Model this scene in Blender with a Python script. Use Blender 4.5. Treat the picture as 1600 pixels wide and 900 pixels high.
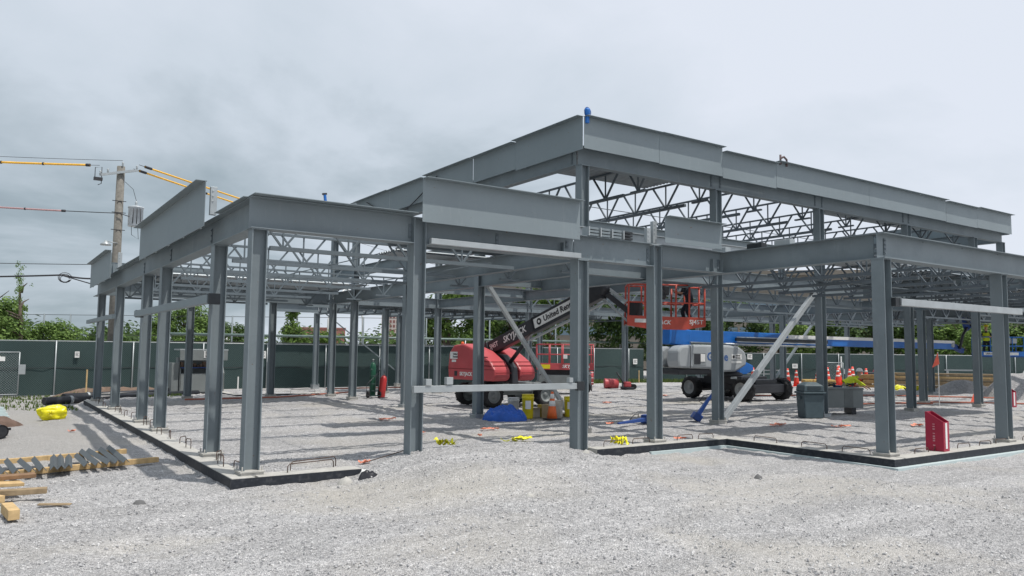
import bpy, math, random
from mathutils import Vector, Matrix, noise
R=math.radians
random.seed(7)
for o in list(bpy.data.objects): bpy.data.objects.remove(o)
sc=bpy.context.scene; COL=sc.collection
# ---------------------------------------------------------------- camera
cd=bpy.data.cameras.new('camera'); cam=bpy.data.objects.new('camera',cd); COL.objects.link(cam); sc.camera=cam
cd.sensor_width=36; cd.lens=36*1211.3/1600; cd.clip_end=3000; cd.clip_start=.1
yaw,pitch,roll=R(34.27),R(4.646),R(.605)
F=Vector((math.sin(yaw)*math.cos(pitch),math.cos(yaw)*math.cos(pitch),math.sin(pitch)))
Rt=Vector((math.cos(yaw),-math.sin(yaw),0)); Up=Rt.cross(F)
r2=Rt*math.cos(roll)+Up*math.sin(roll); u2=-Rt*math.sin(roll)+Up*math.cos(roll)
cam.matrix_world=Matrix(((r2.x,u2.x,-F.x,0),(r2.y,u2.y,-F.y,0),(r2.z,u2.z,-F.z,2.1),(0,0,0,1)))
# ---------------------------------------------------------------- world, sun, exposure
SUN=Vector((.20,-.36,1)).normalized()       # direction towards the sun
el=math.asin(SUN.z); az=math.atan2(SUN.x,SUN.y)
w=bpy.data.worlds.new('World'); sc.world=w; w.use_nodes=True
nt=w.node_tree; nt.nodes.clear(); N=nt.nodes.new; L=nt.links.new
out=N('ShaderNodeOutputWorld')
sky=N('ShaderNodeTexSky'); sky.sky_type='NISHITA'; sky.sun_disc=False; sky.sun_elevation=el; sky.sun_rotation=az
b1=N('ShaderNodeBackground'); b1.inputs[1].default_value=.07; L(sky.outputs[0],b1.inputs[0])
tc=N('ShaderNodeTexCoord'); sp=N('ShaderNodeSeparateXYZ'); L(tc.outputs['Generated'],sp.inputs[0])
# project direction on a cloud deck: xy/(z+.18)
ad=N('ShaderNodeMath'); ad.operation='ADD'; ad.inputs[1].default_value=.22; L(sp.outputs[2],ad.inputs[0])
mx=N('ShaderNodeMath'); mx.operation='MAXIMUM'; mx.inputs[1].default_value=.08; L(ad.outputs[0],mx.inputs[0])
dx=N('ShaderNodeMath'); dx.operation='DIVIDE'; L(sp.outputs[0],dx.inputs[0]); L(mx.outputs[0],dx.inputs[1])
dy=N('ShaderNodeMath'); dy.operation='DIVIDE'; L(sp.outputs[1],dy.inputs[0]); L(mx.outputs[0],dy.inputs[1])
cb=N('ShaderNodeCombineXYZ'); L(dx.outputs[0],cb.inputs[0]); L(dy.outputs[0],cb.inputs[1])
n1=N('ShaderNodeTexNoise'); n1.inputs['Scale'].default_value=.85; n1.inputs['Detail'].default_value=7; n1.inputs['Roughness'].default_value=.55; n1.inputs['Distortion'].default_value=.3
L(cb.outputs[0],n1.inputs['Vector'])
# darker rain cloud towards the left (-x,+y), brighter cloud towards the right and up
dt=N('ShaderNodeVectorMath'); dt.operation='DOT_PRODUCT'; dt.inputs[1].default_value=(.62,-.30,.62); L(tc.outputs['Generated'],dt.inputs[0])
ma=N('ShaderNodeMath'); ma.operation='MULTIPLY_ADD'; ma.inputs[1].default_value=.50; ma.inputs[2].default_value=.075; L(dt.outputs['Value'],ma.inputs[0])
sm=N('ShaderNodeMath'); sm.operation='ADD'; L(n1.outputs['Fac'],sm.inputs[0]); L(ma.outputs[0],sm.inputs[1])
cr=N('ShaderNodeValToRGB'); e=cr.color_ramp.elements
e[0].position=.30; e[0].color=(.23,.29,.335,1); e[1].position=.82; e[1].color=(.76,.81,.90,1)
m_=cr.color_ramp.elements.new(.45); m_.color=(.37,.445,.50,1)
m_=cr.color_ramp.elements.new(.60); m_.color=(.62,.69,.77,1)
L(sm.outputs[0],cr.inputs[0])
b2=N('ShaderNodeBackground'); b2.inputs[1].default_value=1.05; L(cr.outputs[0],b2.inputs[0])
ms=N('ShaderNodeMixShader'); ms.inputs[0].default_value=.93; L(b1.outputs[0],ms.inputs[1]); L(b2.outputs[0],ms.inputs[2]); L(ms.outputs[0],out.inputs[0])
sl=bpy.data.lights.new('sun','SUN'); sl.energy=3.5; sl.angle=R(.8); sl.color=(1,.955,.89)
so=bpy.data.objects.new('sun',sl); COL.objects.link(so); so.rotation_euler=SUN.to_track_quat('Z','Y').to_euler(); so.location=(0,0,40)
vs=sc.view_settings; vs.view_transform='Standard'; vs.look='None'; vs.exposure=0; vs.gamma=1; vs.use_curve_mapping=False
sc.render.engine='CYCLES'
# ---------------------------------------------------------------- materials
MATS={}
def mat(name,col,rough=.6,metal=0,var=.12,scale=6,bump=0,bscale=60,spec=.5,dirt=None,dirt_amt=.5,dscale=1.5):
    if name in MATS: return MATS[name]
    m=bpy.data.materials.new(name); m.use_nodes=True; t=m.node_tree; b=t.nodes['Principled BSDF']
    b.inputs['Roughness'].default_value=rough; b.inputs['Metallic'].default_value=metal
    b.inputs['Specular IOR Level'].default_value=spec
    tc=t.nodes.new('ShaderNodeTexCoord'); n=t.nodes.new('ShaderNodeTexNoise'); n.inputs['Scale'].default_value=scale; n.inputs['Detail'].default_value=6
    t.links.new(tc.outputs['Object'],n.inputs['Vector'])
    r=t.nodes.new('ShaderNodeValToRGB'); r.color_ramp.elements[0].position=.3; r.color_ramp.elements[1].position=.7
    r.color_ramp.elements[0].color=tuple(c*(1-var) for c in col)+(1,); r.color_ramp.elements[1].color=tuple(min(1,c*(1+var)) for c in col)+(1,)
    t.links.new(n.outputs['Fac'],r.inputs[0]); last=r.outputs[0]
    if dirt:
        n2=t.nodes.new('ShaderNodeTexNoise'); n2.inputs['Scale'].default_value=dscale; n2.inputs['Detail'].default_value=9; n2.inputs['Roughness'].default_value=.7
        t.links.new(tc.outputs['Object'],n2.inputs['Vector'])
        r2_=t.nodes.new('ShaderNodeValToRGB'); r2_.color_ramp.elements[0].position=.52; r2_.color_ramp.elements[1].position=.72
        r2_.color_ramp.elements[1].color=(dirt_amt,)*3+(1,)
        t.links.new(n2.outputs['Fac'],r2_.inputs[0])
        mi=t.nodes.new('ShaderNodeMix'); mi.data_type='RGBA'; mi.inputs['B'].default_value=tuple(dirt)+(1,)
        t.links.new(r2_.outputs[0],mi.inputs['Factor']); t.links.new(last,mi.inputs['A']); last=mi.outputs['Result']
    t.links.new(last,b.inputs['Base Color'])
    if bump:
        n3=t.nodes.new('ShaderNodeTexNoise'); n3.inputs['Scale'].default_value=bscale; n3.inputs['Detail'].default_value=5
        t.links.new(tc.outputs['Object'],n3.inputs['Vector'])
        bp=t.nodes.new('ShaderNodeBump'); bp.inputs['Strength'].default_value=bump; bp.inputs['Distance'].default_value=.02
        t.links.new(n3.outputs['Fac'],bp.inputs['Height']); t.links.new(bp.outputs[0],b.inputs['Normal'])
    MATS[name]=m; return m
STEEL=mat('primed steel',(.190,.225,.243),.55,.0,.09,.9,.15,9,.4,(.135,.165,.185),.7,.8)
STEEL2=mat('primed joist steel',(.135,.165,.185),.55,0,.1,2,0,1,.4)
STEELD=mat('backlit joist steel',(.10,.122,.14),.55,0,.1,2)  # joist steel again, backlit shade of the roof undersides put into its colour
STEELX=mat('fresh primed fascia',(.207,.247,.265),.5,0,.07,.6,.1,5,.45,(.16,.195,.215),.6,.6)
def scuffs(m,col,fac=.45):
    t=m.node_tree; b=t.nodes['Principled BSDF']; tc=t.nodes.new('ShaderNodeTexCoord'); mp=t.nodes.new('ShaderNodeMapping'); mp.inputs['Scale'].default_value=(5,5,.9); t.links.new(tc.outputs['Object'],mp.inputs[0])
    n=t.nodes.new('ShaderNodeTexNoise'); n.inputs['Scale'].default_value=1.6; n.inputs['Detail'].default_value=10; n.inputs['Roughness'].default_value=.75; t.links.new(mp.outputs[0],n.inputs[0])
    rr=t.nodes.new('ShaderNodeMapRange'); rr.inputs['From Min'].default_value=.56; rr.inputs['From Max'].default_value=.72; rr.inputs['To Max'].default_value=fac; t.links.new(n.outputs[0],rr.inputs[0])
    mi=t.nodes.new('ShaderNodeMix'); mi.data_type='RGBA'; mi.inputs['B'].default_value=col+(1,)
    src=b.inputs['Base Color'].links[0].from_socket; t.links.new(src,mi.inputs['A']); t.links.new(rr.outputs[0],mi.inputs['Factor']); t.links.new(mi.outputs['Result'],b.inputs['Base Color'])
    # sparse rust spots
    n2=t.nodes.new('ShaderNodeTexNoise'); n2.inputs['Scale'].default_value=14; n2.inputs['Detail'].default_value=8; t.links.new(tc.outputs['Object'],n2.inputs[0])
    r3=t.nodes.new('ShaderNodeMapRange'); r3.inputs['From Min'].default_value=.70; r3.inputs['From Max'].default_value=.76; r3.inputs['To Max'].default_value=.8; t.links.new(n2.outputs[0],r3.inputs[0])
    m2=t.nodes.new('ShaderNodeMix'); m2.data_type='RGBA'; m2.inputs['B'].default_value=(.16,.085,.05,1); t.links.new(mi.outputs['Result'],m2.inputs['A']); t.links.new(r3.outputs[0],m2.inputs['Factor']); t.links.new(m2.outputs['Result'],b.inputs['Base Color'])
scuffs(STEEL,(.27,.30,.31)); scuffs(STEELX,(.28,.31,.32),.35)
GALV=mat('galvanised tube',(.40,.43,.44),.42,.35,.1,4,0,1,.5,(.30,.32,.33),.5,2)
DECK=mat('galvanised deck',(.30,.33,.35),.5,.3,.1,3)
BOLT=mat('dark bolt',(.05,.055,.06),.5,.6)
CONC=mat('concrete',(.46,.45,.42),.9,0,.12,8,.4,60,.2,(.33,.31,.28),.6,3)
TAR=mat('black damp proofing',(.022,.026,.034),.62,0,.25,10,.25,30,.35,(.16,.16,.16),.35,9)
FOAM=mat('pale blue foam',(.48,.56,.565),.85,0,.06)
REBAR=mat('rusty rebar',(.10,.065,.05),.8,.2,.3,30)
RED=mat('red machine paint',(.50,.075,.085),.45,0,.08,2,0,1,.5,(.50,.16,.15),.4,1.6)
BASKR=mat('faded red rail paint',(.56,.085,.055),.45,0,.12,5)
DKRED=mat('dark red plastic',(.36,.012,.045),.45,0,.08,3)
BLACK=mat('black rubber',(.022,.022,.024),.75,0,.25,12,.3,40,.3,(.10,.095,.09),.5,4)
BOOMK=mat('black boom paint',(.028,.030,.036),.45,0,.15,3)
CHAS=mat('grey chassis paint',(.19,.21,.21),.5,0,.1,3)
MGREY=mat('light grey machine hood',(.36,.385,.40),.35,0,.06,2,0,1,.5,(.28,.30,.31),.4,1.5)
BLUE=mat('blue machine paint',(.012,.145,.50),.4,0,.1,2)
BLUED=mat('dark blue tool paint',(.015,.06,.25),.45,0,.15,5)
WHITE=mat('white paint',(.78,.78,.76),.5,0,.05)
INK=mat('black lettering',(.02,.02,.025),.6)
INKB=mat('blue lettering',(.04,.11,.30),.5)
INKW=mat('white lettering',(.80,.79,.77),.55)
WOOD=mat('raw lumber',(.55,.39,.20),.8,0,.2,9,.2,30,.2,(.36,.24,.12),.6,5)
WOODG=mat('weathered lumber',(.30,.225,.14),.85,0,.25,7,.2,30,.2)
POLEW=mat('weathered pole wood',(.20,.19,.17),.9,0,.2,7,.3,20,.2,(.16,.15,.13),.6,4)
YEL=mat('yellow plastic',(.74,.62,.015),.4,0,.1,6)
YELB=mat('yellow bag plastic',(.80,.72,.01),.32,0,.1,5,.3,12)
ORANGE=mat('orange plastic',(.85,.16,.035),.45,0,.08)
ORF=mat('orange ribbon',(.74,.27,.17),.6,0,.2,15)
GREEN=mat('green cylinder paint',(.012,.09,.05),.4)
BLKPIPE=mat('black plastic pipe',(.018,.02,.026),.38,0,.2,3,0,1,.5,(.09,.09,.09),.4,2)
BTARP=mat('blue tarpaulin',(.012,.10,.47),.42,0,.15,4,.4,10)
CARD=mat('cardboard',(.42,.32,.2),.85,0,.12)
BINC=mat('blue grey bin plastic',(.055,.085,.10),.55,0,.1)
GBOX=mat('grey box paint',(.205,.225,.225),.55,0,.1,1.5,0,1,.4,(.14,.15,.15),.5,1.2)
SKIN=mat('skin',(.45,.27,.19),.6)
NAVY=mat('dark work clothes',(.018,.022,.035),.85,0,.2,10,.3,20)
KHAKI=mat('khaki work trousers',(.30,.25,.17),.85)
HIVIS=mat('hi-vis yellow cloth',(.62,.72,.03),.7)
HAY=mat('straw',(.42,.29,.10),.95,0,.3,12,.8,30)
RUBBLE=mat('brown debris',(.16,.11,.08),.9,0,.3,6)
BRICK=mat('red brick far',(.27,.12,.10),.9,0,.12,.3)
BEIGE=mat('beige cladding',(.215,.19,.16),.85,0,.08,.05)
CONCF=mat('pale tower concrete',(.42,.37,.34),.9,0,.05,.1)
GLASSF=mat('far window glass',(.06,.075,.09),.15,0,.2,.3)
GLASSB=mat('blue ribbon glazing',(.16,.22,.27),.12,0,.1,.2)
WIRE=mat('dark wire',(.03,.03,.035),.6)
SLEEVE=mat('orange yellow line guard',(.92,.50,.05),.5)
BARK=mat('bark',(.10,.08,.06),.95,0,.25,5)
def leafmat(name,a,b):
    m=mat(name,a,.65,0,.0); t=m.node_tree; bs=t.nodes['Principled BSDF']
    g=t.nodes.new('ShaderNodeNewGeometry'); r=t.nodes.new('ShaderNodeValToRGB')
    r.color_ramp.elements[0].color=tuple(a)+(1,); r.color_ramp.elements[1].color=tuple(b)+(1,)
    t.links.new(g.outputs['Random Per Island'],r.inputs[0]); t.links.new(r.outputs[0],bs.inputs['Base Color'])
    bs.inputs['Specular IOR Level'].default_value=.25
    # a little light passes through leaves
    tr=t.nodes.new('ShaderNodeBsdfTranslucent'); mx=t.nodes.new('ShaderNodeMixShader'); mx.inputs[0].default_value=.3
    t.links.new(r.outputs[0],tr.inputs[0]); o=t.nodes['Material Output']
    t.links.new(bs.outputs[0],mx.inputs[1]); t.links.new(tr.outputs[0],mx.inputs[2]); t.links.new(mx.outputs[0],o.inputs[0])
    return m
LEAF=leafmat('leaves mid green',(.05,.10,.022),(.20,.30,.07))
LEAFD=leafmat('leaves dark green',(.03,.06,.02),(.11,.18,.05))
LEAFL=leafmat('leaves light green',(.07,.13,.03),(.22,.33,.09))
GRASSM=leafmat('grass blades',(.06,.10,.025),(.18,.24,.07))
# green wind screen on the fence, with a faint chain-link pattern
def screenmat():
    m=mat('green fence screen',(.018,.040,.040),.8,0,.15,.6); t=m.node_tree; b=t.nodes['Principled BSDF']
    tc=t.nodes.new('ShaderNodeTexCoord'); mp=t.nodes.new('ShaderNodeMapping'); mp.inputs['Rotation'].default_value=(0,R(45),0); t.links.new(tc.outputs['Object'],mp.inputs[0])
    sx=t.nodes.new('ShaderNodeSeparateXYZ'); t.links.new(mp.outputs[0],sx.inputs[0])
    outs=[]
    for i in (0,2):
        a=t.nodes.new('ShaderNodeMath'); a.operation='MULTIPLY'; a.inputs[1].default_value=14; t.links.new(sx.outputs[i],a.inputs[0])
        f=t.nodes.new('ShaderNodeMath'); f.operation='FRACT'; t.links.new(a.outputs[0],f.inputs[0])
        g=t.nodes.new('ShaderNodeMath'); g.operation='LESS_THAN'; g.inputs[1].default_value=.13; t.links.new(f.outputs[0],g.inputs[0]); outs.append(g)
    mxx=t.nodes.new('ShaderNodeMath'); mxx.operation='MAXIMUM'; t.links.new(outs[0].outputs[0],mxx.inputs[0]); t.links.new(outs[1].outputs[0],mxx.inputs[1])
    n=t.nodes.new('ShaderNodeTexNoise'); n.inputs['Scale'].default_value=.35; t.links.new(tc.outputs['Object'],n.inputs[0])
    k=t.nodes.new('ShaderNodeMath'); k.operation='MULTIPLY'; t.links.new(mxx.outputs[0],k.inputs[0]); t.links.new(n.outputs[0],k.inputs[1])
    mi=t.nodes.new('ShaderNodeMix'); mi.data_type='RGBA'; mi.inputs['B'].default_value=(.13,.19,.18,1)
    src=b.inputs['Base Color'].links[0].from_socket; t.links.new(src,mi.inputs['A']); t.links.new(k.outputs[0],mi.inputs['Factor']); t.links.new(mi.outputs['Result'],b.inputs['Base Color'])
    return m
SCREEN=screenmat()
def gravelmat(name,dust=True):
    m=bpy.data.materials.new(name); m.use_nodes=True; t=m.node_tree; b=t.nodes['Principled BSDF']; b.inputs['Roughness'].default_value=.95; b.inputs['Specular IOR Level'].default_value=.15
    NN=t.nodes.new; LL=t.links.new
    tc=NN('ShaderNodeTexCoord')
    v=NN('ShaderNodeTexVoronoi'); v.inputs['Scale'].default_value=58; v.inputs['Randomness'].default_value=1
    v2=NN('ShaderNodeTexVoronoi'); v2.inputs['Scale'].default_value=19
    no=NN('ShaderNodeTexNoise'); no.inputs['Scale'].default_value=.55; no.inputs['Detail'].default_value=8; no.inputs['Roughness'].default_value=.6
    no2=NN('ShaderNodeTexNoise'); no2.inputs['Scale'].default_value=11; no2.inputs['Detail'].default_value=8; no2.inputs['Roughness'].default_value=.75
    no3=NN('ShaderNodeTexNoise'); no3.inputs['Scale'].default_value=.28; no3.inputs['Detail'].default_value=6; no3.inputs['Distortion'].default_value=.6
    for x in (v,v2,no,no2,no3): LL(tc.outputs['Object'],x.inputs['Vector'])
    sx=NN('ShaderNodeSeparateColor'); LL(v.outputs['Color'],sx.inputs[0])
    r=NN('ShaderNodeValToRGB'); es=r.color_ramp.elements; es[0].color=(.27,.27,.28,1); es[1].color=(.80,.79,.78,1)
    q=es.new(.18); q.color=(.46,.455,.46,1); q=es.new(.75); q.color=(.62,.61,.605,1)
    LL(sx.outputs[0],r.inputs[0])
    # gaps between stones
    gp=NN('ShaderNodeMapRange'); gp.inputs['From Min'].default_value=.25; gp.inputs['From Max'].default_value=.75; gp.inputs['To Min'].default_value=1; gp.inputs['To Max'].default_value=.62
    LL(v.outputs['Distance'],gp.inputs[0])
    m1=NN('ShaderNodeMix'); m1.data_type='RGBA'; m1.blend_type='MULTIPLY'; m1.inputs['Factor'].default_value=1
    LL(r.outputs[0],m1.inputs['A']); LL(gp.outputs[0],m1.inputs['B'])
    mr=NN('ShaderNodeMapRange'); mr.inputs['From Min'].default_value=.3; mr.inputs['From Max'].default_value=.7; mr.inputs['To Min'].default_value=.74; mr.inputs['To Max'].default_value=1.50; LL(no2.outputs[0],mr.inputs[0])
    m2=NN('ShaderNodeMix'); m2.data_type='RGBA'; m2.blend_type='MULTIPLY'; m2.inputs['Factor'].default_value=1
    LL(m1.outputs['Result'],m2.inputs['A']); LL(mr.outputs[0],m2.inputs['B'])
    last=m2.outputs['Result']
    wv=NN('ShaderNodeTexNoise'); wv.inputs['Scale'].default_value=.9; wv.inputs['Detail'].default_value=5; wv.inputs['Distortion'].default_value=1.2
    mpw=NN('ShaderNodeMapping'); mpw.inputs['Rotation'].default_value=(0,0,R(-35)); mpw.inputs['Scale'].default_value=(.35,1.6,1); LL(tc.outputs['Object'],mpw.inputs[0]); LL(mpw.outputs[0],wv.inputs['Vector'])
    mw=NN('ShaderNodeMapRange'); mw.inputs['From Min'].default_value=.38; mw.inputs['From Max'].default_value=.62; mw.inputs['To Min'].default_value=.86; mw.inputs['To Max'].default_value=1.05; LL(wv.outputs[0],mw.inputs[0])
    m2b=NN('ShaderNodeMix'); m2b.data_type='RGBA'; m2b.blend_type='MULTIPLY'; m2b.inputs['Factor'].default_value=1
    LL(last,m2b.inputs['A']); LL(mw.outputs[0],m2b.inputs['B']); last=m2b.outputs['Result']
    # stone dust patches, beige
    dr=NN('ShaderNodeValToRGB'); dr.color_ramp.elements[0].position=.50; dr.color_ramp.elements[1].position=.70; dr.color_ramp.elements[1].color=(.62,.62,.62,1)
    LL(no3.outputs[0],dr.inputs[0])
    m3=NN('ShaderNodeMix'); m3.data_type='RGBA'; m3.inputs['B'].default_value=(.58,.545,.48,1)
    LL(dr.outputs[0],m3.inputs['Factor']); LL(last,m3.inputs['A']); last=m3.outputs['Result']
    if dust:  # darker sandy fill on the left outside the wall
        tcs=NN('ShaderNodeSeparateXYZ'); LL(tc.outputs['Object'],tcs.inputs[0])
        sxm=NN('ShaderNodeMapRange'); sxm.inputs['From Min'].default_value=3.2; sxm.inputs['From Max'].default_value=2.0; LL(tcs.outputs[0],sxm.inputs[0])
        ya=NN('ShaderNodeMath'); ya.operation='MULTIPLY_ADD'; ya.inputs[1].default_value=3; LL(no.outputs[0],ya.inputs[0]); LL(tcs.outputs[1],ya.inputs[2])
        sym=NN('ShaderNodeMapRange'); sym.inputs['From Min'].default_value=17.8; sym.inputs['From Max'].default_value=20.5; LL(ya.outputs[0],sym.inputs[0])
        mm=NN('ShaderNodeMath'); mm.operation='MULTIPLY'; LL(sxm.outputs[0],mm.inputs[0]); LL(sym.outputs[0],mm.inputs[1])
        mm2=NN('ShaderNodeMath'); mm2.operation='MULTIPLY'; mm2.inputs[1].default_value=.75; LL(mm.outputs[0],mm2.inputs[0])
        m4=NN('ShaderNodeMix'); m4.data_type='RGBA'; m4.inputs['B'].default_value=(.42,.405,.385,1); LL(mm2.outputs[0],m4.inputs['Factor']); LL(last,m4.inputs['A']); last=m4.outputs['Result']
    LL(last,b.inputs['Base Color'])
    h=NN('ShaderNodeMath'); h.operation='MULTIPLY_ADD'; h.inputs[1].default_value=-1; LL(v.outputs['Distance'],h.inputs[0])
    h2=NN('ShaderNodeMath'); h2.operation='MULTIPLY'; h2.inputs[1].default_value=-.9; LL(v2.outputs['Distance'],h2.inputs[0]); LL(h2.outputs[0],h.inputs[2])
    h3=NN('ShaderNodeMath'); h3.operation='MULTIPLY_ADD'; h3.inputs[1].default_value=.8; LL(no2.outputs[0],h3.inputs[0]); LL(h.outputs[0],h3.inputs[2])
    bp=NN('ShaderNodeBump'); bp.inputs['Strength'].default_value=.9; bp.inputs['Distance'].default_value=.028; LL(h3.outputs[0],bp.inputs['Height']); LL(bp.outputs[0],b.inputs['Normal'])
    return m
GRAVEL=gravelmat('crushed stone'); GRAVEL2=gravelmat('crushed stone pile',False)
# ---------------------------------------------------------------- helpers
def tag(o,label,cat=None,group=None,kind=None):
    if label: o['label']=label
    if cat: o['category']=cat
    if group: o['group']=group
    if kind: o['kind']=kind
    return o
def thing(name,label,cat,loc=(0,0,0),rz=0,group=None):
    o=bpy.data.objects.new(name,None); COL.objects.link(o); o.empty_display_size=.2
    o.location=loc; o.rotation_euler=(0,0,rz); return tag(o,label,cat,group)
def frame_from(p0,p1,up):
    z=(p1-p0).normalized(); u=Vector(up); u=(u-z*u.dot(z))
    if u.length<1e-4: u=Vector((1,0,0))-z*z.x
    u.normalize(); s=u.cross(z).normalized(); return z,u,s
class MB:
    def __init__(s): s.v=[];s.f=[];s.sm=[]
    def add(s,vs,fs,smooth=False):
        n=len(s.v); s.v+= [Vector(a) for a in vs]
        for f in fs: s.f.append([i+n for i in f]); s.sm.append(smooth)
        return s
    def box(s,c,d,M=None):
        x,y,z=d[0]/2,d[1]/2,d[2]/2; c=Vector(c)
        vs=[Vector((a*x,b*y,e*z)) for a in(-1,1) for b in(-1,1) for e in(-1,1)]
        if M is not None: vs=[M@q for q in vs]
        return s.add([q+c for q in vs],[(0,1,3,2),(4,6,7,5),(0,4,5,1),(2,3,7,6),(0,2,6,4),(1,5,7,3)])
    def b2(s,lo,hi): return s.box([(a+b)/2 for a,b in zip(lo,hi)],[b-a for a,b in zip(lo,hi)])
    def prof(s,p0,p1,pr,up=(0,0,1)):
        """extrude profile [(side,up)..] from p0 to p1"""
        p0=Vector(p0);p1=Vector(p1); z,u,d=frame_from(p0,p1,up); n=len(pr)
        vs=[p0+d*a+u*b for a,b in pr]+[p1+d*a+u*b for a,b in pr]
        fs=[(i,(i+1)%n,n+(i+1)%n,n+i) for i in range(n)]
        fs+= [tuple(range(n))[::-1],tuple(range(n,2*n))]
        return s.add(vs,fs)
    def bar(s,p0,p1,a,b=None,up=(0,0,1)):
        b=b or a; return s.prof(p0,p1,[(-a/2,-b/2),(a/2,-b/2),(a/2,b/2),(-a/2,b/2)],up)
    def wsec(s,p0,p1,d,w,tf=.016,tw=.011,up=(0,0,1)):
        h=d/2;x=w/2;t=tw/2
        return s.prof(p0,p1,[(-x,-h),(x,-h),(x,-h+tf),(t,-h+tf),(t,h-tf),(x,h-tf),(x,h),(-x,h),(-x,h-tf),(-t,h-tf),(-t,-h+tf),(-x,-h+tf)],up)
    def tube(s,pts,r,n=8,cap=True,smooth=True):
        pts=[Vector(p) for p in pts]; rs=r if isinstance(r,(list,tuple)) else [r]*len(pts)
        vs=[];u=None
        for i,p in enumerate(pts):
            a=pts[max(i-1,0)];b=pts[min(i+1,len(pts)-1)]; z=(b-a).normalized()
            if u is None: u=Vector((0,0,1)) if abs(z.z)<.9 else Vector((1,0,0))
            u=(u-z*u.dot(z)).normalized(); d=u.cross(z)
            for k in range(n):
                t=2*math.pi*k/n; vs.append(p+(u*math.cos(t)+d*math.sin(t))*rs[i])
        fs=[]
        for i in range(len(pts)-1):
            for k in range(n): fs.append((i*n+k,i*n+(k+1)%n,(i+1)*n+(k+1)%n,(i+1)*n+k))
        s.add(vs,fs,smooth)
        if cap:
            m=len(s.v)-len(vs); s.f.append([m+k for k in range(n)][::-1]); s.sm.append(False)
            q=m+(len(pts)-1)*n; s.f.append([q+k for k in range(n)]); s.sm.append(False)
        return s
    def lathe(s,c,pr,n=20,axis=None,smooth=True,cap=True):
        """pr [(r,h)...] around axis through c"""
        c=Vector(c); z=Vector(axis or (0,0,1)).normalized(); u=Vector((1,0,0)) if abs(z.x)<.9 else Vector((0,1,0)); u=(u-z*u.dot(z)).normalized(); d=z.cross(u)
        vs=[c+z*h+(u*math.cos(2*math.pi*k/n)+d*math.sin(2*math.pi*k/n))*r for r,h in pr for k in range(n)]
        fs=[(i*n+k,i*n+(k+1)%n,(i+1)*n+(k+1)%n,(i+1)*n+k) for i in range(len(pr)-1) for k in range(n)]
        if not cap: fs+=[((len(pr)-1)*n+k,(len(pr)-1)*n+(k+1)%n,(k+1)%n,k) for k in range(n)]
        s.add(vs,fs,smooth); m=len(s.v)-len(vs)
        if not cap: return s
        s.f.append([m+k for k in range(n)][::-1]);s.sm.append(False);q=m+(len(pr)-1)*n;s.f.append([q+k for k in range(n)]);s.sm.append(False)
        return s
    def poly(s,pts,ax,t0,t1):
        """closed 2-D outline (a,b) extruded along axis ax from t0 to t1; (a,b) are the two other axes in order"""
        def mk(a,b,t): return {0:(t,a,b),1:(a,t,b),2:(a,b,t)}[ax]
        n=len(pts); vs=[mk(a,b,t0) for a,b in pts]+[mk(a,b,t1) for a,b in pts]
        return s.add(vs,[(i,(i+1)%n,n+(i+1)%n,n+i) for i in range(n)]+[tuple(range(n))[::-1],tuple(range(n,2*n))])
    def build(s,name,m,parent=None,bevel=0,label=None,cat=None,group=None,kind=None,loc=None,off=None,fixn=True,sub=0):
        me=bpy.data.meshes.new(name); o_=Vector(off) if off is not None else Vector((0,0,0))
        me.from_pydata([v-o_ for v in s.v],[],s.f); me.materials.append(m)
        me.polygons.foreach_set('use_smooth',s.sm)
        if fixn:
            import bmesh
            bm=bmesh.new(); bm.from_mesh(me); bmesh.ops.recalc_face_normals(bm,faces=bm.faces); bm.to_mesh(me); bm.free()
        me.update(); o=bpy.data.objects.new(name,me); COL.objects.link(o)
        if parent: o.parent=parent
        if loc is not None: o.location=loc
        if bevel:
            b=o.modifiers.new('bevel','BEVEL'); b.width=bevel; b.segments=2; b.limit_method='ANGLE'; b.angle_limit=R(35)
        if sub:
            b=o.modifiers.new('sub','SUBSURF'); b.levels=sub; b.render_levels=sub
        return tag(o,label,cat,group,kind)
def text(s,size,m,name,parent,pos,xdir,ydir,align='LEFT',ext=.002,bold=0,sx=1,label=None,shear=0):
    c=bpy.data.curves.new(name,'FONT'); c.body=s; c.size=size; c.extrude=ext; c.align_x=align; c.align_y='CENTER'; c.offset=bold; c.shear=shear; c.resolution_u=2
    t=bpy.data.objects.new(name,c); COL.objects.link(t)
    me=bpy.data.meshes.new_from_object(t.evaluated_get(bpy.context.evaluated_depsgraph_get())); bpy.data.objects.remove(t)
    x=Vector(xdir).normalized(); y=Vector(ydir).normalized(); z=x.cross(y)
    M=Matrix(((x.x*sx,y.x,z.x,pos[0]),(x.y*sx,y.y,z.y,pos[1]),(x.z*sx,y.z,z.z,pos[2]),(0,0,0,1)))
    me.transform(M); me.materials.clear(); me.materials.append(m); me.name=name
    o=bpy.data.objects.new(name,me); COL.objects.link(o); o.parent=parent
    if label: o['label']=label
    return o
def copy_tree(o,parent=None):
    c=o.copy(); COL.objects.link(c)
    if parent: c.parent=parent
    for ch in list(o.children): copy_tree(ch,c)
    return c
def nz(x,y,s=1,seed=0): return noise.noise(Vector((x*s,y*s,seed)))
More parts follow.
